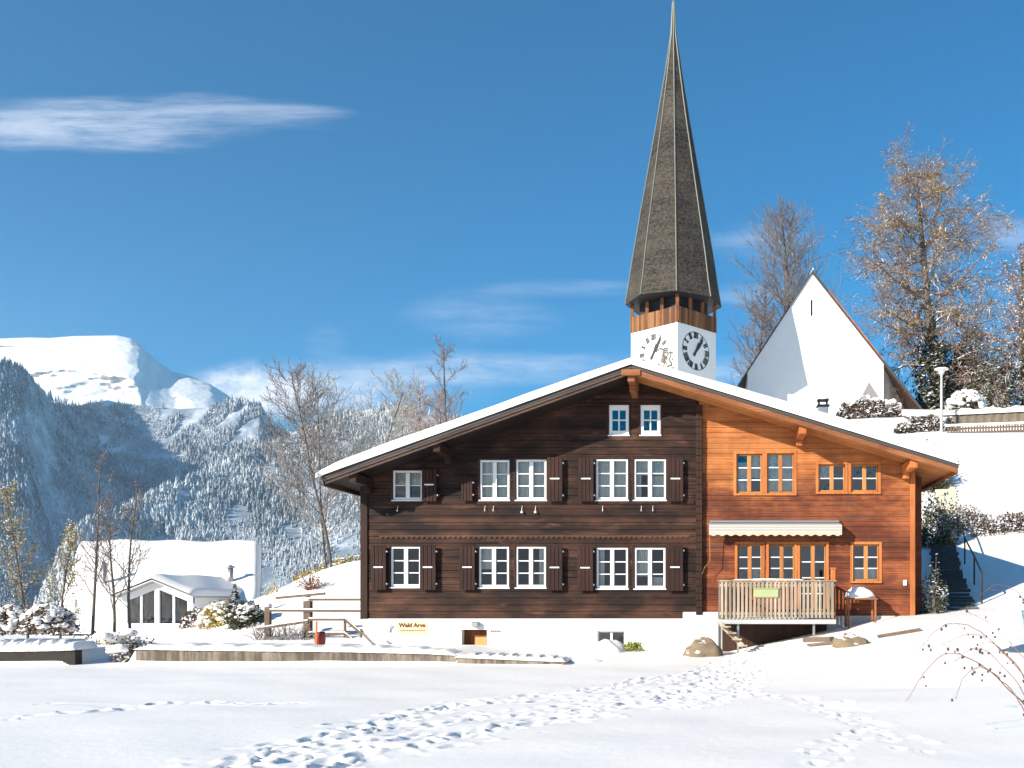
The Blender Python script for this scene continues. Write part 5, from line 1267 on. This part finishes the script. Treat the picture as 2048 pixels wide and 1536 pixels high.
tree('slender bare tree just right of the church gable, in front of blue sky', 'tree', b_, hgt(b_, 640, D), 47,
     dict(n=[24,8,6,3], ang=[50,42,38,34], start=[.2,.12,.1,.1], up=[.05,.5,.3,.2,0], rmin=.016, len=[lambda t: 4.6*(1.1-t)**.7, lambda t: .40, lambda t: .42, lambda t: .55]), M['bark'], M['pinktwig'], name='bare_tree')
# trees left of the chalet, in front of the hillside
D = 52
bare = dict(n=[26,9,6,3], ang=[50,40,38,34], start=[.36,.15,.1,.1], up=[.05,.55,.4,.2,0], wob=[.035,.10,.13,.16,.2], rmin=.010, len=[lambda t: 3.6*math.sqrt(max(.05, 1.05-t**1.6)), lambda t: .42, lambda t: .42, lambda t: .55])
bare = dict(bare, n=[30,10,7,4], ang=[58,42,40,34], up=[.05,.45,.3,.1,0])
for px_, py_, seed, lab in ((672, 742, 51, 'tallest and brownest of the bare trees left of the chalet roof'), (700, 760, 52, 'frosted bare tree closest to the left eaves of the chalet'), (628, 770, 53, 'thin bare tree standing furthest left of the chalet eaves')):
    x = (px_-PX)/F*D; b_ = (x, D+seed-51, min(H(x, D), .6))
    tree(lab, 'tree', b_, hgt(b_, py_, D), seed, dict(bare, len=[lambda t: 4.6*math.sqrt(max(.05, 1.05-t**1.6)), lambda t: .42, lambda t: .42, lambda t: .55]), M['bark'], M['twig'] if seed == 51 else M['frosttwig'], name='bare_tree', group=None, stems=1, r0=.10 if seed != 53 else .08)
D = 66
for px_, py_, seed, lab, mt, ks in ((912, 700, 61, 'dark bare tree rising alone above the left slope of the chalet roof', M['twig'], 22), (805, 772, 62, 'pinkish bare tree low behind the left slope of the chalet roof', M['pinktwig'], 34), (858, 778, 63, 'pinkish bare tree between the dark tree and its paler neighbour above the roof', M['pinktwig'], 34),
                                    (755, 800, 64, 'frosted bare tree just above the roof, right of the tall pair', M['frosttwig'], 28)):
    x = (px_-PX)/F*D; b_ = (x, D+(seed-61)*1.5, 2.5)
    tree(lab, 'tree', b_, hgt(b_, py_, D), seed, dict(bare, n=[ks,9,7,3], rmin=.012, len=[lambda t: 4.3*(1.12-t)**.6, lambda t: .42, lambda t: .42, lambda t: .55], start=[.3,.1,.1,.1]), M['bark'], mt, name='bare_tree', r0=.16)
# slender birches in front of the left house
D = 31
for px_, py_, seed, lab, ln in ((184, 905, 71, 'slender young bare tree in front of the left end of the snowy roof', .05), (213, 1000, 72, 'young bare tree leaning right across the snowy roof and glazed porch', .16), (232, 960, 73, 'thin young bare tree between its two neighbours before the snowy roof', .02)):
    x = (px_-PX)/F*D; b_ = (x, D+(seed-71)*.4, .1)
    tree(lab, 'tree', b_, hgt(b_, py_, D), seed, dict(bare, n=[12,6,4,0], start=[.25,.15,.1,.1], ang=[42,40,38,30], rmin=.007, len=[lambda t: 2.0*(1.15-t), lambda t: .45, lambda t: .5, lambda t: .5], max=3), M['bark'], M['twig'], lean=(ln, 0), name='young_tree', r0=.055)
for px_, py_, seed, lab in ((12, 960, 75, 'yellow leaved young tree at the far left edge'), (78, 1040, 76, 'sparse yellow leaved sapling near the left edge')):
    x = (px_-PX)/F*D; b_ = (x, D+1, .0)
    tree(lab, 'tree', b_, hgt(b_, py_, D), seed, dict(bare, n=[16,7,4,0], start=[.2,.15,.1,.1], ang=[34,38,36,30], rmin=.007, len=[lambda t: 1.4*(1.15-t), lambda t: .45, lambda t: .5, lambda t: .5], max=3, leaflvl=2, leafp=lambda p: .6, leafsize=.035, leafspread=.08), M['bark'], M['twig'], M['yellowleaf'], name='sapling', r0=.045)
# shrubs in front of the left house
snowbush('snow covered round shrub with brown stems left of the big snowy roof', 95, 1268, 30, .85, .95, 21, 30, M['hedgebrown'], 900, .05)
snowbush('snow covered shrub at the far left edge above the dark edging wall', 20, 1268, 30, .8, .9, 22, 30, M['hedgebrown'], 900, .05)
snowbush('brown leaved shrub under a dome of snow beside the right end of the glazed porch', 396, 1264, 31, .52, .75, 23, 10, M['hedgebrown'], 1400, .05)
snowbush('snow laden shrub with yellow leaves right of the brown domed one', 440, 1266, 30.5, .72, 1.0, 24, 26, M['yellowleaf'], 900, .05)
snowbush('snow laden dark shrub at the foot of the small conifer', 492, 1264, 30, .62, .95, 25, 18, M['evergreen'], 1200, .05)
bush('twiggy snow dusted bush behind the gap between the two front walls', 'bush', (P(230,1288,25).x, 25, .1), 1.2, .8, .55, 900, 26, M['hedgebrown'], M['frosttwig'], .035, 6, stems=90)
bush('low tangle of snow dusted twigs at the left end of the long low wall', 'bush', (P(265,1300,23).x, 23, .05), .55, .4, .42, 700, 28, M['hedgebrown'], M['twig'], .035, 4, stems=60)
bush('tall yellow grass clump behind the fence at the corner of the snowy roof', 'grass clump', (P(545,1210,34).x, 34, .3), .4, .4, 1.5, 900, 29, M['yellowleaf'], M['yellowleaf'], .06, 0, name='grass_clump', stems=50)
for px_, D_, rz_, lab, s in ((640, 40, .9, 'yellow green shrub below the bare trees, behind the snow bank', 81), (700, 42, 1.2, 'orange yellow shrub against the left corner of the chalet, behind the snow bank', 82)):
    x = (px_-PX)/F*D_; bush(lab, 'shrub', (x, D_, H(x, D_)), 1.0, .8, rz_, 1600, s, M['yellowleaf'], leafsize=.07, name='shrub', stems=30)
for px_, py_, s, lab in ((622, 1186, 83, 'small reddish bush on the snow bank behind the fence'),):
    x = (px_-PX)/F*33; bush(lab, 'bush', (x, 33, H(x, 33)), .55, .4, .65, 500, s, M['redgold'], M['redstem'], .03, 0, stems=50)
# small conifer
def conifer(label, px_, py0, py1, D, seed, w, mt):
    base = P(px_, py0, D); h = (py0-py1)/F*D; rnd = random.Random(seed); t = thing('small_conifer', label, 'conifer', base); L = MB(); T = MB()
    T.tube([base-Vector((0,0,.2)), base+Vector((0,0,h))], [.05,.01], 6); T.build('trunk', M['bark'], t)
    for k in range(150):
        tt = rnd.random()**.8; z = h*(.06+.92*tt); r_ = w*(1-tt)*rnd.uniform(.7,1.15)+.05; a = rnd.uniform(0, 6.283)
        tip_ = base+Vector((math.cos(a)*r_, math.sin(a)*r_, z-r_*.25)); rt = base+Vector((0,0,z)); sd = Vector((-math.sin(a), math.cos(a), 0))*r_*.28
        mid = rt.lerp(tip_, .6); L.add([rt, mid+sd, tip_, mid-sd, mid+Vector((0,0,-.06))], [(0,1,2),(0,2,3),(0,4,2)])
    L.build('crown', mt, t); return t
conifer('small snow dusted conifer beside the shrubs in front of the snowy roof', 470, 1262, 1165, 30.5, 5, .42, M['evergreen'])
# rose bush arching in at the right
t = thing('rose_bush', 'bare arching rose stems with dark dried hips in the snow at the right edge', 'rose bush', P(2060, 1440, 10.5)); rn = random.Random(12)
def arch(pts, D, r0, hips=10):
    P_ = [P(x, y, D+dd) for x, y, dd in pts]; out = []
    for i in range(len(P_)-1):
        p0 = P_[max(i-1,0)]; p1 = P_[i]; p2 = P_[i+1]; p3 = P_[min(i+2, len(P_)-1)]
        for k in range(5):
            u = k/5; out.append(.5*((2*p1)+(p2-p0)*u+(2*p0-5*p1+4*p2-p3)*u*u+(3*p1-p0-3*p2+p3)*u**3)+Vector((rn.gauss(0,1),0,rn.gauss(0,1)))*.006)
    out.append(P_[-1]); n_ = len(out); q = MB(); q.tube(out, [r0*(1-.75*i/n_) for i in range(n_)], 5); st_ = q.build('stem', M['redstem'], t)
    for k in range(hips):
        i = rn.randrange(2, n_-1); p = out[i]; d = Vector((rn.gauss(0,1)*.6, rn.gauss(0,1)*.5, rn.uniform(-1,.5)))*rn.uniform(.05,.16)
        q = MB(); q.tube([p, p+d*.6+Vector((0,0,.01)), p+d], [.0022,.002,.0016], 3); q.build('side_twig', M['redstem'], st_)
        q = MB(); s = rn.uniform(.009, .017); q.blob(p+d, s, s, s*1.25, k, .1, 8, 6); q.build('rose_hip', M['hip'], st_, True)
arch([(2075,1440,0),(2010,1370,0),(1940,1318,.1),(1890,1308,.2),(1850,1345,.3),(1812,1402,.4)], 10.5, .009, 12)
arch([(2060,1450,0),(2030,1390,.2),(1985,1345,.3),(1950,1335,.4),(1925,1360,.5),(1912,1400,.6)], 10.2, .008, 10)
arch([(2090,1400,0),(2020,1320,.3),(1960,1262,.4),(1905,1245,.5),(1870,1262,.6),(1835,1300,.7)], 11.2, .008, 12)
arch([(2080,1430,0),(2040,1340,.2),(1990,1290,.3),(1940,1268,.4),(1880,1290,.5)], 11.0, .007, 10)
arch([(2080,1380,0),(2050,1320,0),(2010,1275,.2),(1970,1240,.2),(1930,1222,.3)], 12.0, .007, 8)
arch([(2100,1300,0),(2060,1220,0),(2030,1180,.2),(1990,1170,.2),(1960,1190,.3)], 12.5, .006, 8)
arch([(2070,1445,0),(2044,1380,.0),(1996,1320,.2),(1962,1298,.2),(1935,1300,.3),(1905,1330,.3)], 10.8, .006, 9)
# netting covered plants at the right edge
t = thing('netted_plants', 'pale teal garden netting over plants with snow on top, right edge', 'garden netting', P(2030, 1262, 19)); rn = random.Random(4)
q = MB(); c0 = P(2034, 1272, 19); vs = []; na, nh = 60, 9
for j in range(nh):
    h_ = j/(nh-1)
    for i in range(na):
        a = 2*math.pi*i/na; r_ = (.50-.26*h_**1.4)*(1+.14*math.sin(a*7+1)+.08*math.sin(a*13+j*.6)+.1*math.sin(a*3))
        vs.append((c0.x+math.cos(a)*r_*1.1, c0.y+math.sin(a)*r_*.7, c0.z-.1+.80*h_*(1+.12*math.sin(a*3+2))))
q.add(vs, [(j*na+i, j*na+(i+1)%na, (j+1)*na+(i+1)%na, (j+1)*na+i) for j in range(nh-1) for i in range(na)])
q.build('netting', M['teal'], t)
q = MB()
for k in range(7): a = rn.uniform(0, 6.28); q.blob(c0+Vector((math.cos(a)*.3, math.sin(a)*.2, rn.uniform(.55,.75))), .13, .12, .08, k, .2, 10, 6)
q.build('snow_cover', M['roofsnow'], t, True)

#@@HAZE
def vol_box(name, x0, x1, y0, y1, z0, z1, dens, label=None):
    q = MB(); q.box(x0, x1, y0, y1, z0, z1); m = bpy.data.materials.new(name); m.use_nodes = True; nt = m.node_tree; nt.nodes.clear()
    v = nn(nt, 'ShaderNodeVolumePrincipled'); v.inputs['Color'].default_value = (.62,.80,1,1); v.inputs['Density'].default_value = dens; v.inputs['Anisotropy'].default_value = .2
    o = nn(nt, 'ShaderNodeOutputMaterial'); nt.links.new(v.outputs[0], o.inputs['Volume']); ob = q.build(name, m); tag(ob, label, 'haze', kind='stuff'); return ob
vol_box('haze', -3900, 1500, -350, 5300, -620, 1250, 6.5e-5, 'thin bluish air over the valley and the far mountain')
